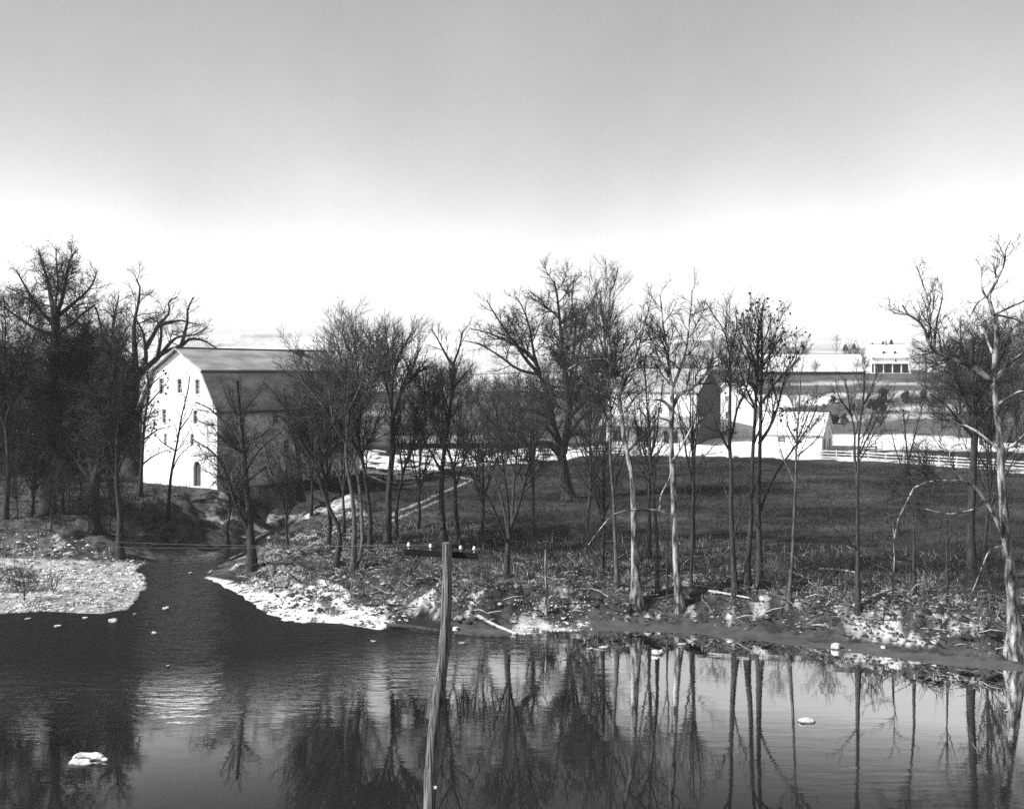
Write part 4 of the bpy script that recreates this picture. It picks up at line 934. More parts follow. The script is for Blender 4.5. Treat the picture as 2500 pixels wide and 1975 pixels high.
# creek side
tree('bare_tree', 'dark twisting tree on the creek bank before the barn side wall', [
    (25, 9, 0, [(615, 1390), (612, 1300), (603, 1200), (596, 1130), (588, 1050), (583, 975), (580, 930)], 0.5),
    (13, 3, .4, [(598, 1150), (570, 1060), (520, 1005), (478, 985)]), (14, 3, -.3, [(610, 1290), (578, 1230), (552, 1150), (525, 1110), (470, 1070)]), (10, 3, None, [(598, 1150), (640, 1090), (690, 1050)]),
    (8, 3, None, [(588, 1060), (602, 1000), (640, 950)]), (8, 3, None, [(586, 1040), (560, 980), (540, 930)]), (9, 3, None, [(600, 1180), (650, 1140), (680, 1130)])], 'oak', 'dark', 21, 0.95, group=GB)
tree('bare_tree', 'bent bare tree close against the barn side wall', [
    (17, 6, 0, [(735, 1222), (728, 1110), (716, 1055), (700, 998), (690, 950)], 0.4), (10, 3, None, [(728, 1110), (746, 1065), (765, 1040)]), (9, 3, None, [(714, 1050), (740, 980), (760, 920)]), (8, 3, None, [(702, 1000), (670, 960), (640, 930)])], 'oak', 'dark', 22, 1.1, group=GB)
tree('bare_tree', 'crooked thin tree leaning left over the eroded creek bank', [
    (15, 6, 0, [(820, 1382), (829, 1300), (806, 1243), (784, 1184), (762, 1120), (748, 1060), (742, 990)], 0.45), (8, 3, None, [(790, 1200), (770, 1100), (790, 1020)]), (8, 3, None, [(764, 1120), (720, 1050), (690, 1000)])], 'vase', 'dark', 23, 0.9, group=GB)
tree('bare_tree', 'twin stemmed tree with bright left edges on the litter slope', [
    (15, 5, 0, [(862, 1400), (866, 1290), (857, 1190), (845, 1115), (852, 1000), (860, 895), (846, 850), (832, 806)], 0.5), (13, 5, .4, [(864, 1400), (892, 1330), (890, 1240), (872, 1150), (830, 1060), (762, 962), (736, 920)], 0.4),
    (9, 3, None, [(852, 1000), (880, 940), (894, 880), (900, 820)]), (9, 3, None, [(856, 960), (820, 900), (800, 830)]), (8, 3, None, [(848, 1090), (800, 1010), (742, 930), (720, 880)]), (7, 3, None, [(846, 1105), (815, 1030), (805, 950)])], 'vase', 'grey', 24, 0.78, group=GB)
tree('bare_tree', 'many branched tree just left of the wide forked vase tree', [
    (14, 6, 0, [(905, 1345), (900, 1250), (890, 1150), (868, 1050), (850, 960)], 0.45), (9, 3, None, [(885, 1130), (860, 1000), (830, 900), (820, 820)]), (8, 3, None, [(880, 1100), (810, 1000), (770, 930), (750, 880)]), (8, 3, None, [(875, 1075), (880, 980), (870, 880), (860, 810)])], 'vase', 'dark', 25, 0.78, group=GB)
tree('bare_tree', 'wide forked vase tree standing between barn and zigzag path', [
    (20, 15, 0, [(944, 1332), (950, 1200), (957, 1100), (960, 1020)], 0.75), (12, 3, .3, [(958, 1030), (952, 981), (931, 890), (904, 839), (886, 805)]), (10, 3, -.2, [(957, 1010), (958, 937), (967, 878), (996, 827), (1009, 800)]),
    (12, 3, -.4, [(961, 1020), (978, 952), (999, 907), (1028, 846)]), (8, 3, .5, [(954, 985), (950, 900), (945, 830), (940, 800)]), (8, 3, None, [(978, 955), (1010, 920), (1045, 875)])], 'vase', 'dark', 26, .88, group=GB)
tree('bare_tree', 'second stem tree close behind the wide forked vase tree', [
    (12, 5, 0, [(968, 1320), (972, 1230), (985, 1150), (1010, 1080), (1040, 1020)], 0.4), (7, 3, None, [(980, 1160), (970, 1060), (980, 990)]), (7, 3, None, [(1000, 1100), (1030, 1000), (1050, 930)])], 'vase', 'dark', 27, 1.0, group=GB)
tree('bare_tree', 'tall tree behind the pole top with a high open fork', [
    (18, 8, 0, [(1085, 1325), (1077, 1189), (1087, 1085), (1096, 1026), (1104, 952), (1106, 893)], 0.6), (9, 3, .3, [(1106, 897), (1085, 860), (1067, 827), (1053, 806)]), (9, 3, -.3, [(1106, 893), (1121, 848), (1130, 813), (1140, 796)]), (7, 3, .4, [(1105, 950), (1130, 920), (1158, 886)]),
    (8, 3, None, [(1085, 1090), (1050, 1020), (1035, 950), (1030, 905)]), (8, 3, None, [(1080, 1150), (1040, 1080), (1015, 1020)]), (7, 3, None, [(1094, 1040), (1080, 960), (1075, 900)])], 'vase', 'dark', 28, 0.85, group=GB)
tree('bare_tree', 'slanting companion stem right of the tall open forked tree', [
    (14, 5, 0, [(1118, 1325), (1112, 1200), (1100, 1120), (1075, 1060), (1050, 1000)], 0.4), (7, 3, None, [(1110, 1190), (1140, 1100), (1160, 1040)]), (7, 3, None, [(1104, 1140), (1120, 1060), (1125, 990)])], 'vase', 'dark', 29, 0.95, group=GB)
tree('bare_tree', 'many stemmed bush like tree spreading from one pale foot', [
    (19, 14, 0, [(1236, 1412), (1240, 1340), (1246, 1290)], 0.95), (10, 3, .4, [(1243, 1320), (1218, 1190), (1172, 1085), (1138, 1010)], .3), (10, 3, -.3, [(1244, 1310), (1234, 1180), (1212, 1050), (1200, 965)], .3),
    (10, 3, .5, [(1246, 1300), (1256, 1180), (1266, 1050), (1270, 960)], .3), (10, 3, -.5, [(1246, 1300), (1276, 1200), (1302, 1100), (1332, 1040)], .3), (9, 3, .1, [(1246, 1310), (1262, 1240), (1288, 1150), (1300, 1050)], .3), (8, 3, -.6, [(1242, 1330), (1200, 1230), (1160, 1160)], .3)], 'vase', 'dark', 30, 0.8, group=GB)
# the great field oak
tree('field_oak', 'great spreading oak with stout forked trunk alone in the field', [
    (40, 26, 0, [(1390, 1218), (1383, 1185), (1376, 1145), (1371, 1108)], 1.0), (22, 4, -.2, [(1370, 1115), (1337, 1080), (1278, 1087), (1218, 1102), (1140, 1120)], .3), (24, 8, .2, [(1373, 1115), (1385, 1072), (1402, 1060), (1445, 1064)], .3),
    (28, 10, .1, [(1370, 1118), (1355, 1050), (1340, 980), (1318, 915)]), (26, 6, -.1, [(1376, 1105), (1386, 1000), (1381, 920), (1371, 820), (1366, 715), (1358, 690)]),
    (13, 3, .3, [(1318, 918), (1301, 877), (1242, 835), (1189, 812), (1153, 803)]), (12, 3, -.3, [(1315, 912), (1278, 868), (1218, 785), (1198, 750), (1186, 729)]), (12, 3, -.1, [(1320, 922), (1260, 900), (1215, 868), (1180, 845), (1140, 835)]),
    (12, 3, .4, [(1320, 920), (1307, 877), (1290, 800), (1272, 744), (1260, 722)]), (12, 3, .5, [(1384, 960), (1402, 860), (1405, 790), (1395, 740), (1400, 680)]), (12, 3, -.4, [(1386, 980), (1412, 860), (1438, 760), (1456, 712)]),
    (13, 4, .5, [(1388, 1010), (1450, 900), (1500, 820)]), (13, 4, -.5, [(1388, 1020), (1450, 950), (1530, 900)]), (14, 4, .7, [(1345, 1000), (1290, 960), (1230, 950)]), (14, 4, -.7, [(1350, 1030), (1290, 1000), (1225, 1010)]),
    (13, 4, .8, [(1380, 1050), (1430, 1010), (1480, 1000)]), (12, 4, -.8, [(1365, 1080), (1320, 1030), (1270, 1020)])], 'oak', 'dark', 31, 0.92, group='field trees', leaves=700)
tree('bare_tree', 'thin pale footed tree left of the flared sycamore', [
    (12, 5, 0, [(1506, 1434), (1500, 1310), (1496, 1200), (1490, 1100), (1486, 990), (1478, 850), (1470, 745)], 0.5), (7, 3, None, [(1488, 1030), (1450, 950), (1430, 870)]), (7, 3, None, [(1485, 980), (1510, 900), (1530, 820)]), (6, 2, None, [(1480, 880), (1455, 800), (1450, 740)])], 'vase', 'grey', 32, 0.9, group=GB)
tree('sycamore', 'white footed sycamore with flared roots on the middle bank', [
    (25, 8, 0, [(1556, 1478), (1553, 1440), (1550, 1380), (1546, 1280), (1540, 1150), (1524, 1081), (1515, 1010), (1506, 957), (1494, 907), (1488, 847), (1482, 782)], 0.72),
    (9, 3, None, [(1483, 790), (1488, 725), (1500, 690), (1509, 655)]), (9, 3, None, [(1487, 835), (1470, 790), (1464, 735), (1470, 700)]), (9, 3, -.3, [(1500, 930), (1490, 888), (1465, 878), (1420, 885), (1388, 902)]), (10, 3, None, [(1506, 957), (1540, 900), (1562, 830), (1580, 765)]), (9, 3, None, [(1494, 900), (1530, 850), (1570, 795), (1586, 735)]),
    (9, 3, None, [(1515, 1010), (1560, 960), (1600, 930)]), (8, 3, None, [(1510, 990), (1470, 960), (1440, 960)]), (8, 3, None, [(1530, 1100), (1570, 1060), (1590, 1020)]), (20, 6, -.9, [(1553, 1462), (1540, 1476), (1510, 1478)], 1.0)], 'syc', 'syc', 33, 1.2, group=GB)
tree('sycamore', 'pale mottled sycamore with an arching low limb and open wishbone fork', [
    (22, 14, 0, [(1660, 1490), (1655, 1420), (1650, 1340), (1645, 1250), (1642, 1150), (1641, 1060), (1640, 1000)], 0.9),
    (11, 3, -.3, [(1640, 1000), (1621, 981), (1604, 975), (1562, 976)]), (14, 4, .1, [(1640, 1003), (1640, 960), (1634, 900), (1625, 830), (1615, 760), (1612, 722)]), (13, 4, .3, [(1641, 1003), (1655, 968), (1690, 945), (1716, 925), (1738, 880), (1745, 830)]),
    (10, 3, .4, [(1639, 945), (1665, 890), (1680, 830), (1688, 760), (1690, 712)]), (9, 2.5, -.4, [(1645, 1268), (1625, 1250), (1600, 1245), (1560, 1243), (1500, 1255), (1470, 1285), (1440, 1330)], .5), (6, 2, -.2, [(1607, 1246), (1615, 1210), (1635, 1170), (1640, 1130)]), (7, 3, None, [(1636, 920), (1600, 850), (1590, 780)]),
    (7, 3, -.5, [(1641, 1030), (1610, 1020), (1590, 1030)]), (8, 3, .5, [(1642, 1120), (1680, 1060), (1700, 1010)])], 'syc', 'syc', 34, 1.2, group=GB)
tree('bare_tree', 'thin dark pole like tree between the two sycamores', [
    (11, 4, 0, [(1606, 1452), (1604, 1350), (1598, 1250), (1590, 1130), (1580, 1000), (1572, 880)], 0.45), (6, 2, None, [(1592, 1150), (1560, 1060), (1540, 980)]), (6, 2, None, [(1588, 1100), (1610, 1000), (1620, 930)])], 'slim', 'dark', 35, 1.0, group=GB)
tree('bare_tree', 'dark trunk with left hooked branch before the bank barn gable', [
    (17, 10, 0, [(1796, 1452), (1791, 1380), (1788, 1300), (1785, 1200), (1784, 1100), (1782, 1050)], 0.85), (8, 3, -.3, [(1784, 1098), (1761, 1063), (1745, 1030), (1738, 980)]), (11, 3, .1, [(1783, 1060), (1782, 980), (1783, 900), (1780, 850), (1765, 800), (1744, 772)]), (8, 3, .3, [(1785, 1065), (1800, 1000), (1825, 935), (1830, 880)]), (7, 3, None, [(1783, 870), (1795, 820), (1800, 775)]), (7, 2, -.4, [(1790, 1330), (1815, 1240), (1842, 1185)]), (6, 2, .4, [(1787, 1240), (1765, 1180), (1755, 1140)])], 'vase', 'dark', 36, 0.75, group=GB)
tree('bare_tree', 'left stem of the seed ball trees beside the white shed', [
    (17, 6, 0, [(1824, 1436), (1830, 1300), (1833, 1200), (1838, 1100), (1845, 1000), (1850, 900), (1848, 855), (1846, 780)], 0.6), (8, 3, None, [(1848, 900), (1820, 850), (1805, 800)]), (8, 3, None, [(1845, 990), (1815, 930), (1800, 880)]), (7, 3, None, [(1850, 880), (1870, 820), (1885, 775)]), (6, 2, None, [(1840, 1080), (1870, 1000), (1885, 950)])], 'vase', 'dark', 37, 0.7, group=GB, leaves=170, lsize=.16)
tree('bare_tree', 'right stem of the seed ball trees with long slanting arm', [
    (18, 6, 0, [(1856, 1440), (1852, 1250), (1853, 1100), (1856, 960), (1859, 890), (1863, 800), (1862, 765)], 0.6), (10, 3, .3, [(1857, 1100), (1880, 1045), (1902, 985), (1922, 905), (1952, 875)]), (9, 3, -.2, [(1855, 990), (1882, 950), (1912, 910), (1945, 860)]), (9, 3, .2, [(1854, 1250), (1861, 1229), (1894, 1161), (1936, 1098), (1974, 1036), (1990, 990)], .5), (7, 3, None, [(1859, 900), (1890, 850), (1915, 810)]), (7, 3, None, [(1858, 930), (1835, 860), (1830, 790)])], 'vase', 'dark', 38, 0.75, group=GB, leaves=260, lsize=.16)
tree('bare_tree', 'slim tree with pale kinked foot standing before the white shed', [
    (11, 4, 0, [(1926, 1482), (1930, 1420), (1938, 1330), (1941, 1240), (1943, 1150), (1944, 1090), (1950, 1000), (1955, 930)], 0.55), (6, 2, None, [(1944, 1090), (1925, 1040), (1915, 990)]), (6, 2, None, [(1945, 1085), (1965, 1030), (1985, 980)]), (6, 2, None, [(1943, 1120), (1985, 1080), (2010, 1050)]), (5, 2, None, [(1942, 1180), (1910, 1110), (1895, 1060)])], 'vase', 'grey', 39, 0.7, group=GB)
tree('bare_tree', 'slim double stemmed tree in front of the pale rail fence', [
    (14, 5, 0, [(2095, 1492), (2095, 1400), (2095, 1300), (2092, 1200), (2096, 1120), (2104, 1000), (2108, 915)], 0.55), (9, 3, .2, [(2093, 1180), (2086, 1060), (2076, 990), (2060, 925)], .4), (6, 2, None, [(2103, 1010), (2130, 950), (2140, 900)]), (6, 2, None, [(2080, 1010), (2050, 970), (2040, 930)]), (6, 2, None, [(2098, 1100), (2130, 1040), (2150, 1000)]), (6, 2, -.4, [(2095, 1345), (2070, 1320), (2040, 1290)])], 'vase', 'dark', 40, 0.7, group=GB)
tree('bare_tree', 'thin tree in the field between double stem and great sycamore', [
    (10, 4, 0, [(2232, 1455), (2229, 1300), (2222, 1180), (2216, 1090), (2205, 1000)], 0.5), (5, 2, None, [(2222, 1180), (2190, 1110), (2175, 1050)]), (5, 2, None, [(2218, 1120), (2240, 1040), (2250, 990)])], 'slim', 'dark', 41, 0.9, group=GB)
tree('bare_tree', 'dark straight trunk with dense round crown behind the great sycamore', [
    (26, 16, 0, [(2372, 1425), (2371, 1300), (2377, 1150), (2378, 1000), (2374, 900), (2372, 830)], 0.6), (12, 3, .5, [(2378, 1010), (2330, 930), (2300, 860), (2290, 800)]), (12, 3, -.4, [(2378, 1000), (2420, 920), (2450, 850), (2470, 800)]), (11, 3, .2, [(2376, 950), (2350, 860), (2345, 790)]), (11, 3, -.2, [(2375, 940), (2400, 850), (2405, 780)]), (10, 3, None, [(2378, 1040), (2440, 990), (2490, 940)]), (10, 3, None, [(2378, 1050), (2320, 1000), (2270, 960)])], 'oak', 'dark', 42, 1.4, group=GB)
tree('sycamore', 'great mottled sycamore with long crooked limbs at the right edge', [
    (40, 13, 0, [(2480, 1600), (2474, 1480), (2464, 1390), (2456, 1320), (2450, 1200), (2446, 1120), (2438, 1050), (2430, 990), (2424, 925), (2429, 860), (2430, 800), (2425, 768)], 0.8),
    (12, 3, .1, [(2425, 770), (2414, 728), (2423, 705), (2447, 652), (2455, 619), (2468, 586)]), (8, 3, .4, [(2414, 728), (2400, 712), (2394, 680), (2402, 645)]), (7, 2, -.4, [(2413, 722), (2390, 738), (2370, 770), (2345, 800)]), (9, 3, -.3, [(2430, 772), (2450, 757), (2480, 745), (2515, 728)]), (8, 3, .3, [(2432, 784), (2470, 777), (2505, 792)]),
    (17, 5, -.25, [(2426, 928), (2390, 905), (2340, 880), (2292, 861), (2270, 850), (2262, 820), (2250, 795), (2230, 775), (2210, 763), (2204, 742)], .35), (7, 2, -.3, [(2216, 768), (2192, 766), (2173, 757), (2169, 743)]), (8, 3, .3, [(2264, 830), (2272, 785), (2265, 730), (2254, 695), (2238, 655)]), (8, 3, -.5, [(2272, 848), (2290, 780), (2300, 725), (2296, 690)]),
    (11, 3, -.35, [(2453, 1305), (2420, 1240), (2390, 1200), (2365, 1175), (2300, 1172), (2240, 1178), (2215, 1220), (2190, 1270), (2178, 1315)], .4), (7, 2, -.2, [(2352, 1174), (2326, 1142), (2318, 1110), (2326, 1088)]), (9, 3, .4, [(2450, 1208), (2420, 1205), (2400, 1220), (2370, 1245), (2320, 1255), (2258, 1244)], .4), (9, 3, .3, [(2442, 1090), (2380, 1050), (2330, 1030), (2270, 1020), (2186, 1004)], .35),
    (7, 2, -.5, [(2456, 1345), (2412, 1348), (2392, 1400), (2370, 1450)], .4), (9, 3, -.2, [(2440, 1100), (2475, 1085), (2510, 1050)]), (12, 3, .5, [(2426, 920), (2470, 880), (2515, 850)]), (10, 3, -.6, [(2432, 1000), (2480, 960), (2520, 950)]), (10, 3, .6, [(2428, 870), (2400, 800), (2380, 750)])], 'syc', 'syc', 43, 1.3, group=GB)
tree('sapling', 'white thin sapling stem in the litter right of the pole', [(9, 4, 0, [(1332, 1496), (1334, 1440), (1331, 1380), (1332, 1340)], .3), (4, 2, None, [(1331, 1385), (1350, 1370), (1380, 1392)])], 'slim', 'syc', 44, 0.5, group='saplings on the bank')
tree('sapling', 'spindly pale sapling on the bank left of the thin field tree', [(8, 3, 0, [(2178, 1470), (2182, 1400), (2183, 1330), (2178, 1270)], .2), (4, 2, None, [(2182, 1350), (2150, 1320), (2120, 1300)]), (4, 2, None, [(2183, 1330), (2205, 1300), (2230, 1290)]), (4, 2, None, [(2182, 1400), (2140, 1380), (2110, 1360)])], 'slim', 'syc', 45, 0.8, group='saplings on the bank')
tree('sapling', 'thin dark sapling close right of the mottled sycamore', [(7, 3, 0, [(1630, 1460), (1628, 1380), (1632, 1300), (1630, 1220)], .3), (4, 2, None, [(1630, 1330), (1615, 1280), (1608, 1250)])], 'slim', 'dark', 46, 0.8, group='saplings on the bank')
auto_tree('sapling', 'small leaning sapling on the sand spit left of the pole', 888, 1478, 1400, 20, 3, .4, 'slim', 'dark', 47, 1.0, group='saplings on the bank')
auto_tree('bare_tree', 'small bare tree on the right bank under the great sycamore limbs', 2310, 1470, 1180, 40, 4, .4, 'slim', 'dark', 48, .8, group=GB)
auto_tree('bare_tree', 'dark young tree before the middle of the dark field', 1690, 1440, 1080, 45, 4, .4, 'slim', 'dark', 49, .8, group=GB)

# young trees that fill the belt
GY = 'young trees filling the bank belt'
y1 = auto_tree('young_tree', 'young twiggy tree behind the twin stemmed tree', 840, 1300, 960, 62, 7, .25, 'vase', 'dark', 301, .68, group=GY)
y2 = auto_tree('young_tree', 'young twiggy tree right of the pole in front of the zigzag path', 1180, 1330, 960, 70, 8, .22, 'vase', 'dark', 302, .66, group=GY)
y3 = auto_tree('young_tree', 'young slender tree behind the flared sycamore', 1585, 1360, 900, 60, 7, .3, 'slim', 'dark', 303, .9, group=GY)
ry = rng(77)
for i, (px, py, top, lb) in enumerate((
    (560, 1330, 1060, 'young tree at the left creek bank below the barn corner'), (700, 1350, 1050, 'young tree on the creek slope right of the twisting tree'),
    (760, 1260, 960, 'young tree at the far end of the barn side wall'), (800, 1330, 900, 'young tree between leaning creek tree and twin stemmed tree'), 
    (1020, 1290, 950, 'young tree between the vase tree and the open forked tree'), 
    (1300, 1300, 940, 'young tree left of the great oak trunk'), (1440, 1330, 880, 'young tree right of the great oak trunk'),
    (1470, 1400, 960, 'young tree left of the pale footed thin tree'), (1690, 1340, 850, 'young tree right of the wishbone sycamore'),
    (2410, 1400, 930, 'young tree behind the great sycamore trunk'))):
    g = G(px, py); src = (y1, y2, y3)[i % 3]
    hs = {0: 340, 1: 370, 2: 460}[i % 3] / F * src.location[1]; hw = CAMZ + (HZ - top) / F * g[1] - g[2]
    copy_tree(src, (g[0], g[1], g[2] - .05), ry.uniform(0, 6.28), hw / hs, lb, GY)
# shrubs
GS = 'bare shrubs on the bank'
def shrub(px, py, top, sp, label, seed, bark='dark', dens=1.0, D=None, tw=.009, stems=9):
    return auto_tree('bare_shrub', label, px, py, top, sp, stems, 0.06, 'vase', bark, seed, dens, D, GS, twig=tw, w=.035, cat='shrub')
shrub(1300, 1345, 1225, 48, 'pale fuzzy shrub below the great field oak', 60, 'grey', 1.25)
shrub(1425, 1370, 1260, 40, 'grey bare shrub left of the flared sycamore', 61, 'grey', 1.6)
shrub(1330, 1400, 1330, 34, 'dark low shrub behind the white sapling', 62, 'dark', 1.6)
s1 = shrub(700, 1260, 1160, 40, 'dark shrub above the creek below the barn side wall', 63, 'dark', 1.8)
shrub(640, 1290, 1200, 36, 'dark shrub overhanging the creek beside the twisting tree', 64, 'dark', 1.8)
shrub(555, 1300, 1215, 34, 'dark shrub on the left creek bank', 65, 'dark', 1.6)
shrub(1900, 1455, 1380, 36, 'brambly shrub left of the slim kinked tree', 66, 'grey', 1.5)
shrub(2010, 1440, 1360, 38, 'brambly shrub midway between slim kinked and double stemmed trees', 67, 'dark', 1.5)
shrub(2290, 1420, 1330, 36, 'shrub on the bank under the long low sycamore limb', 68, 'grey', 1.5)
shrub(2420, 1500, 1380, 45, 'dark brush at the foot of the great sycamore', 69, 'dark', 1.7)
shrub(1740, 1450, 1385, 32, 'shrub among fallen branches right of the mottled sycamore', 70, 'dark', 1.5)
shrub(1170, 1440, 1370, 34, 'grey brush right of the pole shaft', 71, 'grey', 1.5)
shrub(1010, 1440, 1375, 32, 'grey brush left of the pole shaft', 72, 'grey', 1.4)
shrub(770, 1440, 1370, 30, 'brush on the litter slope above the sand spit', 73, 'grey', 1.4)
shrub(60, 1470, 1400, 34, 'dark shrub growing on the gravel bar', 74, 'dark', 1.6)
shrub(130, 1450, 1410, 20, 'smaller dark shrub on the gravel bar', 75, 'dark', 1.4)
shrub(1480, 1250, 1170, 34, 'shrub in the field beside the great oak', 76, 'dark', 1.4)
shrub(800, 1215, 1140, 40, 'shrub at the far end of the barn wall', 77, 'dark', 1.6)
shrub(2120, 1470, 1400, 30, 'small brush right of the double stemmed tree', 78, 'dark', 1.4)
shrub(1560, 1400, 1310, 30, 'brush behind the flared sycamore foot', 79, 'dark', 1.3)

# trees behind: line behind the farm and in the middle distance
m1 = auto_tree('background_tree', 'bare tree in the hazy line behind the middle yard', 1010, 1080, 915, 70, 9, .2, 'oak', 'dark', 80, .62, D=232, group='line of trees behind the yard', twig=.022)
m2 = auto_tree('background_tree', 'bare tree in the hazy line behind the middle yard', 1080, 1080, 890, 62, 9, .2, 'vase', 'dark', 81, .6, D=240, group='line of trees behind the yard', twig=.022)
for i, (px, D, sc) in enumerate(((880, 225, .9), (905, 250, 1.0), (940, 245, .8), (985, 262, 1.0), (1040, 250, .9), (1060, 270, .85), (1120, 238, .85), (1150, 262, .9), (1190, 246, .9), (1215, 226, .8), (1240, 262, 1.0), (1270, 235, .9), (1310, 250, 1.0), (1350, 238, .9), (1395, 262, 1.0),
                                 (1430, 228, .9), (1465, 252, 1.0), (1500, 235, .8), (1540, 255, 1.0), (1580, 250, 1.0), (1620, 262, 1.1), (1660, 252, 1.1), (1690, 250, 1.15), (1125, 300, .9), (1000, 310, .9), (1070, 330, .9), (1220, 310, 1.0), (1330, 320, 1.0))):
    x = (px - CX) / F * D; copy_tree((m1, m2)[i % 2], (x, D, gz(x, D) - 0.1), rt.uniform(0, 6.28), sc * rt.uniform(.85, 1.12))
r1 = auto_tree('background_tree', 'bare tree in the dense wood behind the great sycamore', 2300, 1040, 850, 60, 9, .2, 'oak', 'dark', 82, .65, D=225, group='wood at the right edge', twig=.022)
for i, (px, D, sc) in enumerate(((2260, 262, .7), (2345, 215, 1.15), (2395, 205, 1.25), (2440, 225, 1.45), (2480, 200, 1.35), (2530, 215, 1.5), (2370, 250, 1.4), (2460, 260, 1.5), (2590, 240, 1.4), (2330, 300, .9), (2285, 335, .7), (2510, 175, .9), (2420, 180, .7))):
    x = (px - CX) / F * D; copy_tree((r1, m2)[i % 2], (x, D, gz(x, D) - 0.1), rt.uniform(0, 6.28), sc * rt.uniform(.9, 1.1), 'bare tree in the dense wood behind the great sycamore', 'wood at the right edge')
for i, (px, D, sc) in enumerate(((1770, 280, .75), (1800, 290, .8), (1830, 300, .7), (1885, 345, .8), (1915, 350, .7), (1950, 348, .75), (2095, 372, .75), (2080, 360, .7), (2245, 372, .75), (1740, 262, .95), (1893, 322, .42), (1990, 320, .36), (2092, 324, .5), (2110, 326, .42), (2262, 366, .7))):
    x = (px - CX) / F * D; copy_tree((m1, m2)[i % 2], (x, D, gz(x, D) - 0.1), rt.uniform(0, 6.28), sc, 'bare tree beside the white roofed buildings on the rise', 'trees on the rise')
# evergreens
def conifer(name, label, px, py, D, H, w, seed, group, cat='tree', zz=None):
    r = rng(seed); x = (px - CX) / F * D; z = gz(x, D); e = empty(name, (x, D, z))
    V, Fq = tubes(np.array([[[0, 0, -.2], [0, 0, H * .5], [0, 0, H * .97]]]), np.array([[H * .03, H * .02, .01]]), 6); obj('trunk', mesh_np('trunk', V, Fq), M['bark'], e)
    n = 700; t = r.uniform(0.05, 1, n) ** 0.8
    if cat == 'shrub':
        u_ = r.normal(0, 1, (9, 3)) * np.array([w * .5, w * .5, H * .2]) + np.array([0, 0, H * .45]); q_ = r.normal(0, 1, (n, 3)); q_ /= np.linalg.norm(q_, axis=1, keepdims=True)
        c = u_[r.integers(0, 9, n)] + q_ * (r.uniform(.3, 1, n) ** .5)[:, None] * w * .5; c[:, 2] = np.maximum(c[:, 2], .05)
        V, Fq = leaf_cloud(c, r, n * 2, H * .06, H * .02); obj('crown', mesh_np('crown', V, Fq, smooth=False), M['ever'], e); tag(e, label, cat, group); return e
    rad = w * (np.sin(np.clip((1 - t) * 2.0, 0, 1.57)) ** .8) * r.uniform(.55, 1.08, n); a = r.uniform(0, 6.28, n)
    c = np.stack([np.cos(a) * rad, np.sin(a) * rad, t * H], 1); V, Fq = leaf_cloud(c, r, n * 2, H * .05, H * .01); obj('crown', mesh_np('crown', V, Fq, smooth=False), M['ever'], e)
    tag(e, label, cat, group); return e
GE = 'small evergreens on the skyline'
ev = [(2026, 452, 4.2, .8, 'tall dark evergreen left of the bare skyline tree'), (2064, 560, 3.6, 1.3, 'round dark evergreen on the skyline above the long barn'), (2085, 580, 3.2, .9, 'small evergreen next to the round one on the skyline'), (2130, 580, 3.4, 1.0, 'lone small evergreen above the porch house'), (2156, 570, 4.6, 1.1, 'left of the two evergreens over the porch house roof'), (2176, 575, 5.2, 1.2, 'right of the two evergreens over the porch house roof'), (1905, 372, 6, 1.6, 'pointed evergreen behind the left end of the long far barn'), (1952, 366, 4.5, 2.2, 'broad evergreen behind the middle of the long far barn')]
for i, (px, D, H, w, lb) in enumerate(ev): conifer('evergreen_tree', lb, px, 0, D, H, w, 90 + i, GE)
auto_tree('bare_tree', 'lone bare tree on the skyline right of the dark evergreen', 2042, 0, 822, 14, 5, .35, 'vase', 'dark', 99, .5, D=470, group=GE, twig=.03)
# shrubs on the hillside: a row behind the white shed and scattered dark ones
c0 = conifer('hedge_shrub', 'small dark shrub in the row behind the white shed roof', 1862, 0, 232, 2.2, 1.1, 120, 'shrub row behind the shed', 'shrub')
for i, px in enumerate((1846, 1880, 1897, 1913, 1930, 1950, 1968, 1985, 2003, 2024, 2044)):
    D = 231 + (i % 3); x = (px - CX) / F * D; copy_tree(c0, (x, D, gz(x, D)), i * 1.3, (.8, 1.1, .9, 1.25)[i % 4])
for i, (px, py, sc, lb) in enumerate(((2035, 985, 0.9, 'dark ragged shrub above the shed roof on the hillside'), (2160, 982, 1.5, 'larger dark shrub on the hillside below the porch house'), (2150, 1005, 1.4, 'wide dark shrub under the larger hillside shrub'), (2210, 985, 1.3, 'dark shrub right of the larger hillside shrubs'), (2252, 980, 1.2, 'dark shrub far right on the hillside strips'), (2125, 1000, 1.0, 'small dark shrub left of the wide hillside shrub'), (2280, 995, 1.1, 'lowest dark shrub right on the hillside'), (2085, 1002, .7, 'tiny dark shrub left among the hillside shrubs'), (2320, 975, 1.3, 'dark shrub on the hillside by the edge of the wood'), (2060, 1030, .8, 'small dark shrub on the slope right of the shed gable'))):
    g = G(px, py); copy_tree(c0, g, i, sc, lb, 'scattered hillside shrubs')

for i, (px, D, sc) in enumerate(((1900, 250, .26), (1935, 262, .2), (1990, 256, .24), (2050, 240, .3), (2078, 262, .22), (2100, 236, .28), (2118, 282, .25), (2140, 246, .3), (2175, 262, .24), (2195, 236, .3), (2225, 252, .32), (2250, 240, .36), (2270, 282, .3), (2150, 222, .26), (2060, 222, .22), (2215, 300, .24), (2290, 230, .4))):
    x = (px - CX) / F * D; copy_tree((m1, m2, r1)[i % 3], (x, D, gz(x, D) - 0.05), rt.uniform(0, 6.28), sc, 'low leafless bush on the terraced hillside below the porch house', 'bushes on the hillside')

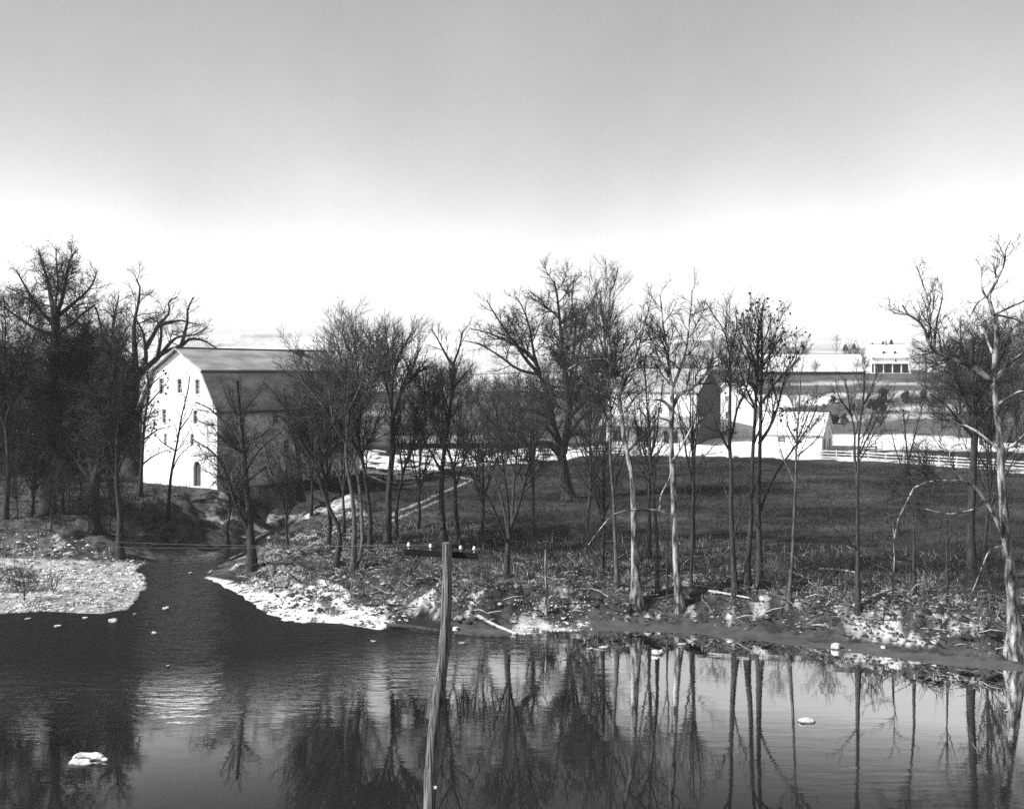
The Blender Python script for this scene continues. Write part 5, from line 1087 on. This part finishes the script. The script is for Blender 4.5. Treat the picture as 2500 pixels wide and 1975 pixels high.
# ---------------------------------------------------------------- litter, sticks, grass: what nobody could count
def scatter(n, seed, test, xr, yr):
    r = rng(seed); out = []
    while sum(len(o) for o in out) < n:
        x = r.uniform(xr[0], xr[1], n * 3); y = r.uniform(yr[0], yr[1], n * 3); k = test(x, y, r)
        out.append(np.stack([x[k], y[k]], 1))
    P = np.concatenate(out)[:n]; return np.column_stack([P, ground_z(P[:, 0], P[:, 1])]), r
def bank_test(lo, hi):
    def f(x, y, r):
        s = water_sd(x, y); return (s > lo) & (s < hi) & (y > 62) & (r.random(len(x)) < 0.25 + 1.5 * np.clip(fbm(x * .35, y * .35, 3), 0, .5))
    return f
def sticks(name, label, n, seed, lo, hi, Lr, rad, m, tilt, xr=(-26, 40), yr=(66, 118)):
    P, r = scatter(n, seed, bank_test(lo, hi), xr, yr)
    az = r.uniform(0, 6.28, n); el = np.abs(r.normal(0, tilt, n)); L = r.uniform(Lr[0], Lr[1], n)
    d = np.stack([np.cos(az) * np.cos(el), np.sin(az) * np.cos(el), np.sin(el)], 1) * L[:, None]
    mid = P + d * .5 + r.normal(0, .06, (n, 3)) * L[:, None]; Pt = np.stack([P - UP * .03, mid + UP * .03, P + d], 1); Pt[:, 2, 2] = np.maximum(Pt[:, 2, 2], ground_z(Pt[:, 2, 0], Pt[:, 2, 1]) + .03)
    V, Fq = tubes(Pt, (rad * r.uniform(.5, 1.5, n))[:, None] * np.array([[1, .8, .35]]), 4)
    tag(obj(name, mesh_np(name, V, Fq), M[m]), label, 'debris', kind='stuff')
sticks('drift_sticks', 'bleached sticks and roots strewn over the bank', 900, 201, 2.6, 13, (.5, 2.2), .032, 'stick', .25)
sticks('dark_sticks', 'dark sticks and roots tangled over the bank', 1700, 202, 2.4, 14, (.5, 2.4), .035, 'bark', .35)
sticks('weed_stems', 'upright dry weed stems on the bank and field edge', 2600, 203, 4, 26, (.35, 1.1), .012, 'stick', 1.1)
sticks('brush_shoots', 'dark upright brush shoots crowding the bank', 2400, 204, 3.5, 17, (.6, 2.2), .011, 'twig', 1.25)
sticks('edge_brush', 'pale upright shoots and brambles on the bank', 1800, 205, 3.0, 12, (.5, 1.6), .012, 'twig2', .9)
def clods(name, label, n, seed, lo, hi, size, m, xr=(-26, 40), yr=(66, 118), flat=.6):
    P, r = scatter(n, seed, bank_test(lo, hi), xr, yr)
    oct_ = np.array([[1, 0, 0], [0, 1, 0], [-1, 0, 0], [0, -1, 0], [0, 0, 1]], float)
    s = size * r.lognormal(0, .5, n); V = P[:, None, :] + oct_[None] * r.uniform(.6, 1.3, (n, 5, 1)) * s[:, None, None] * np.array([1, 1, flat])
    a = r.uniform(0, 6.28, n); V = V + 0
    b = (np.arange(n) * 5)[:, None]; T = np.concatenate([b + np.array([[0, 1, 4]]), b + np.array([[1, 2, 4]]), b + np.array([[2, 3, 4]]), b + np.array([[3, 0, 4]])])
    tag(obj(name, mesh_np(name, V.reshape(-1, 3), None, T, smooth=False), M[m]), label, 'debris', kind='stuff')
clods('bank_rubble', 'pale stones and leaf clumps littering the bank', 5200, 210, 2.2, 12, .11, 'litter')
clods('dark_rubble', 'dark clods and hollows of the rooty bank', 3800, 211, 2.2, 12, .14, 'bark')
clods('bar_gravel', 'pale gravel covering the bar and sand spit', 3500, 212, .2, 22, .06, 'rock', (-52, -29), (84, 112))
clods('bar_debris', 'dark flood debris lying on the gravel bar', 2600, 213, .2, 22, .10, 'bark2', (-52, -29), (84, 112), .3)
clods('shore_pebbles', 'pale pebbles along the sand spit', 1500, 214, .1, 6, .06, 'rock', (-27, -8), (78, 100))
clods('beach_pebbles', 'pale pebbles on the little beach right of the pole', 500, 216, -.1, 4, .05, 'rock', (0, 6), (79, 87))
clods('spit_debris', 'dark debris specks on the sand spit', 800, 215, .3, 8, .10, 'bark', (-27, -8), (78, 104), .4)
def blades(name, label, n, seed, test, xr, yr, h, w, m):
    P, r = scatter(n, seed, test, xr, yr); az = r.uniform(0, 6.28, n); hh = h * r.lognormal(0, .45, n); s = w * r.uniform(.6, 1.5, n)
    u = np.stack([np.cos(az), np.sin(az), 0 * az], 1); tip = P + UP * hh[:, None] + r.normal(0, .35, (n, 3)) * hh[:, None] * np.array([1, 1, 0])
    V = np.stack([P - u * s[:, None] - UP * .03, P + u * s[:, None] - UP * .03, tip], 1).reshape(-1, 3)
    tag(obj(name, mesh_np(name, V, None, np.arange(3 * n).reshape(n, 3), smooth=False), M[m]), label, 'grass', kind='stuff')
ftest = lambda x, y, r: (water_sd(x, y) > 9) & (np.abs(x) < y * .5) & (r.random(len(x)) < .3 + 1.6 * np.clip(fbm(x / 6., y / 6., 3), 0, .5))
blades('field_grass', 'rough dead grass of the dark field', 60000, 220, ftest, (-60, 90), (84, 175), .22, .05, 'grassb')
btest = lambda x, y, r: (water_sd(x, y) > 3) & (water_sd(x, y) < 18) & (r.random(len(x)) < .3 + 1.6 * np.clip(fbm(x / 3., y / 3., 3), 0, .5))
blades('bank_grass', 'bleached dead grass on the bank', 7000, 221, btest, (-28, 42), (66, 118), .3, .035, 'litter')

# ---------------------------------------------------------------- air
hz_ = MB().box(-2480, 2480, -60, 4560, -3.0, 175.0).build('haze', None)
hm = bpy.data.materials.new('haze_air'); hm.use_nodes = True; hm.node_tree.nodes.clear()
pv = hm.node_tree.nodes.new('ShaderNodeVolumePrincipled'); pv.inputs['Color'].default_value = (1, 1, 1, 1); pv.inputs['Density'].default_value = 0.00013
ho = hm.node_tree.nodes.new('ShaderNodeOutputMaterial'); hm.node_tree.links.new(pv.outputs[0], ho.inputs['Volume'])
hz_.data.materials.append(hm); tag(hz_, 'pale distant haze lying over the whole valley', 'haze', kind='stuff')
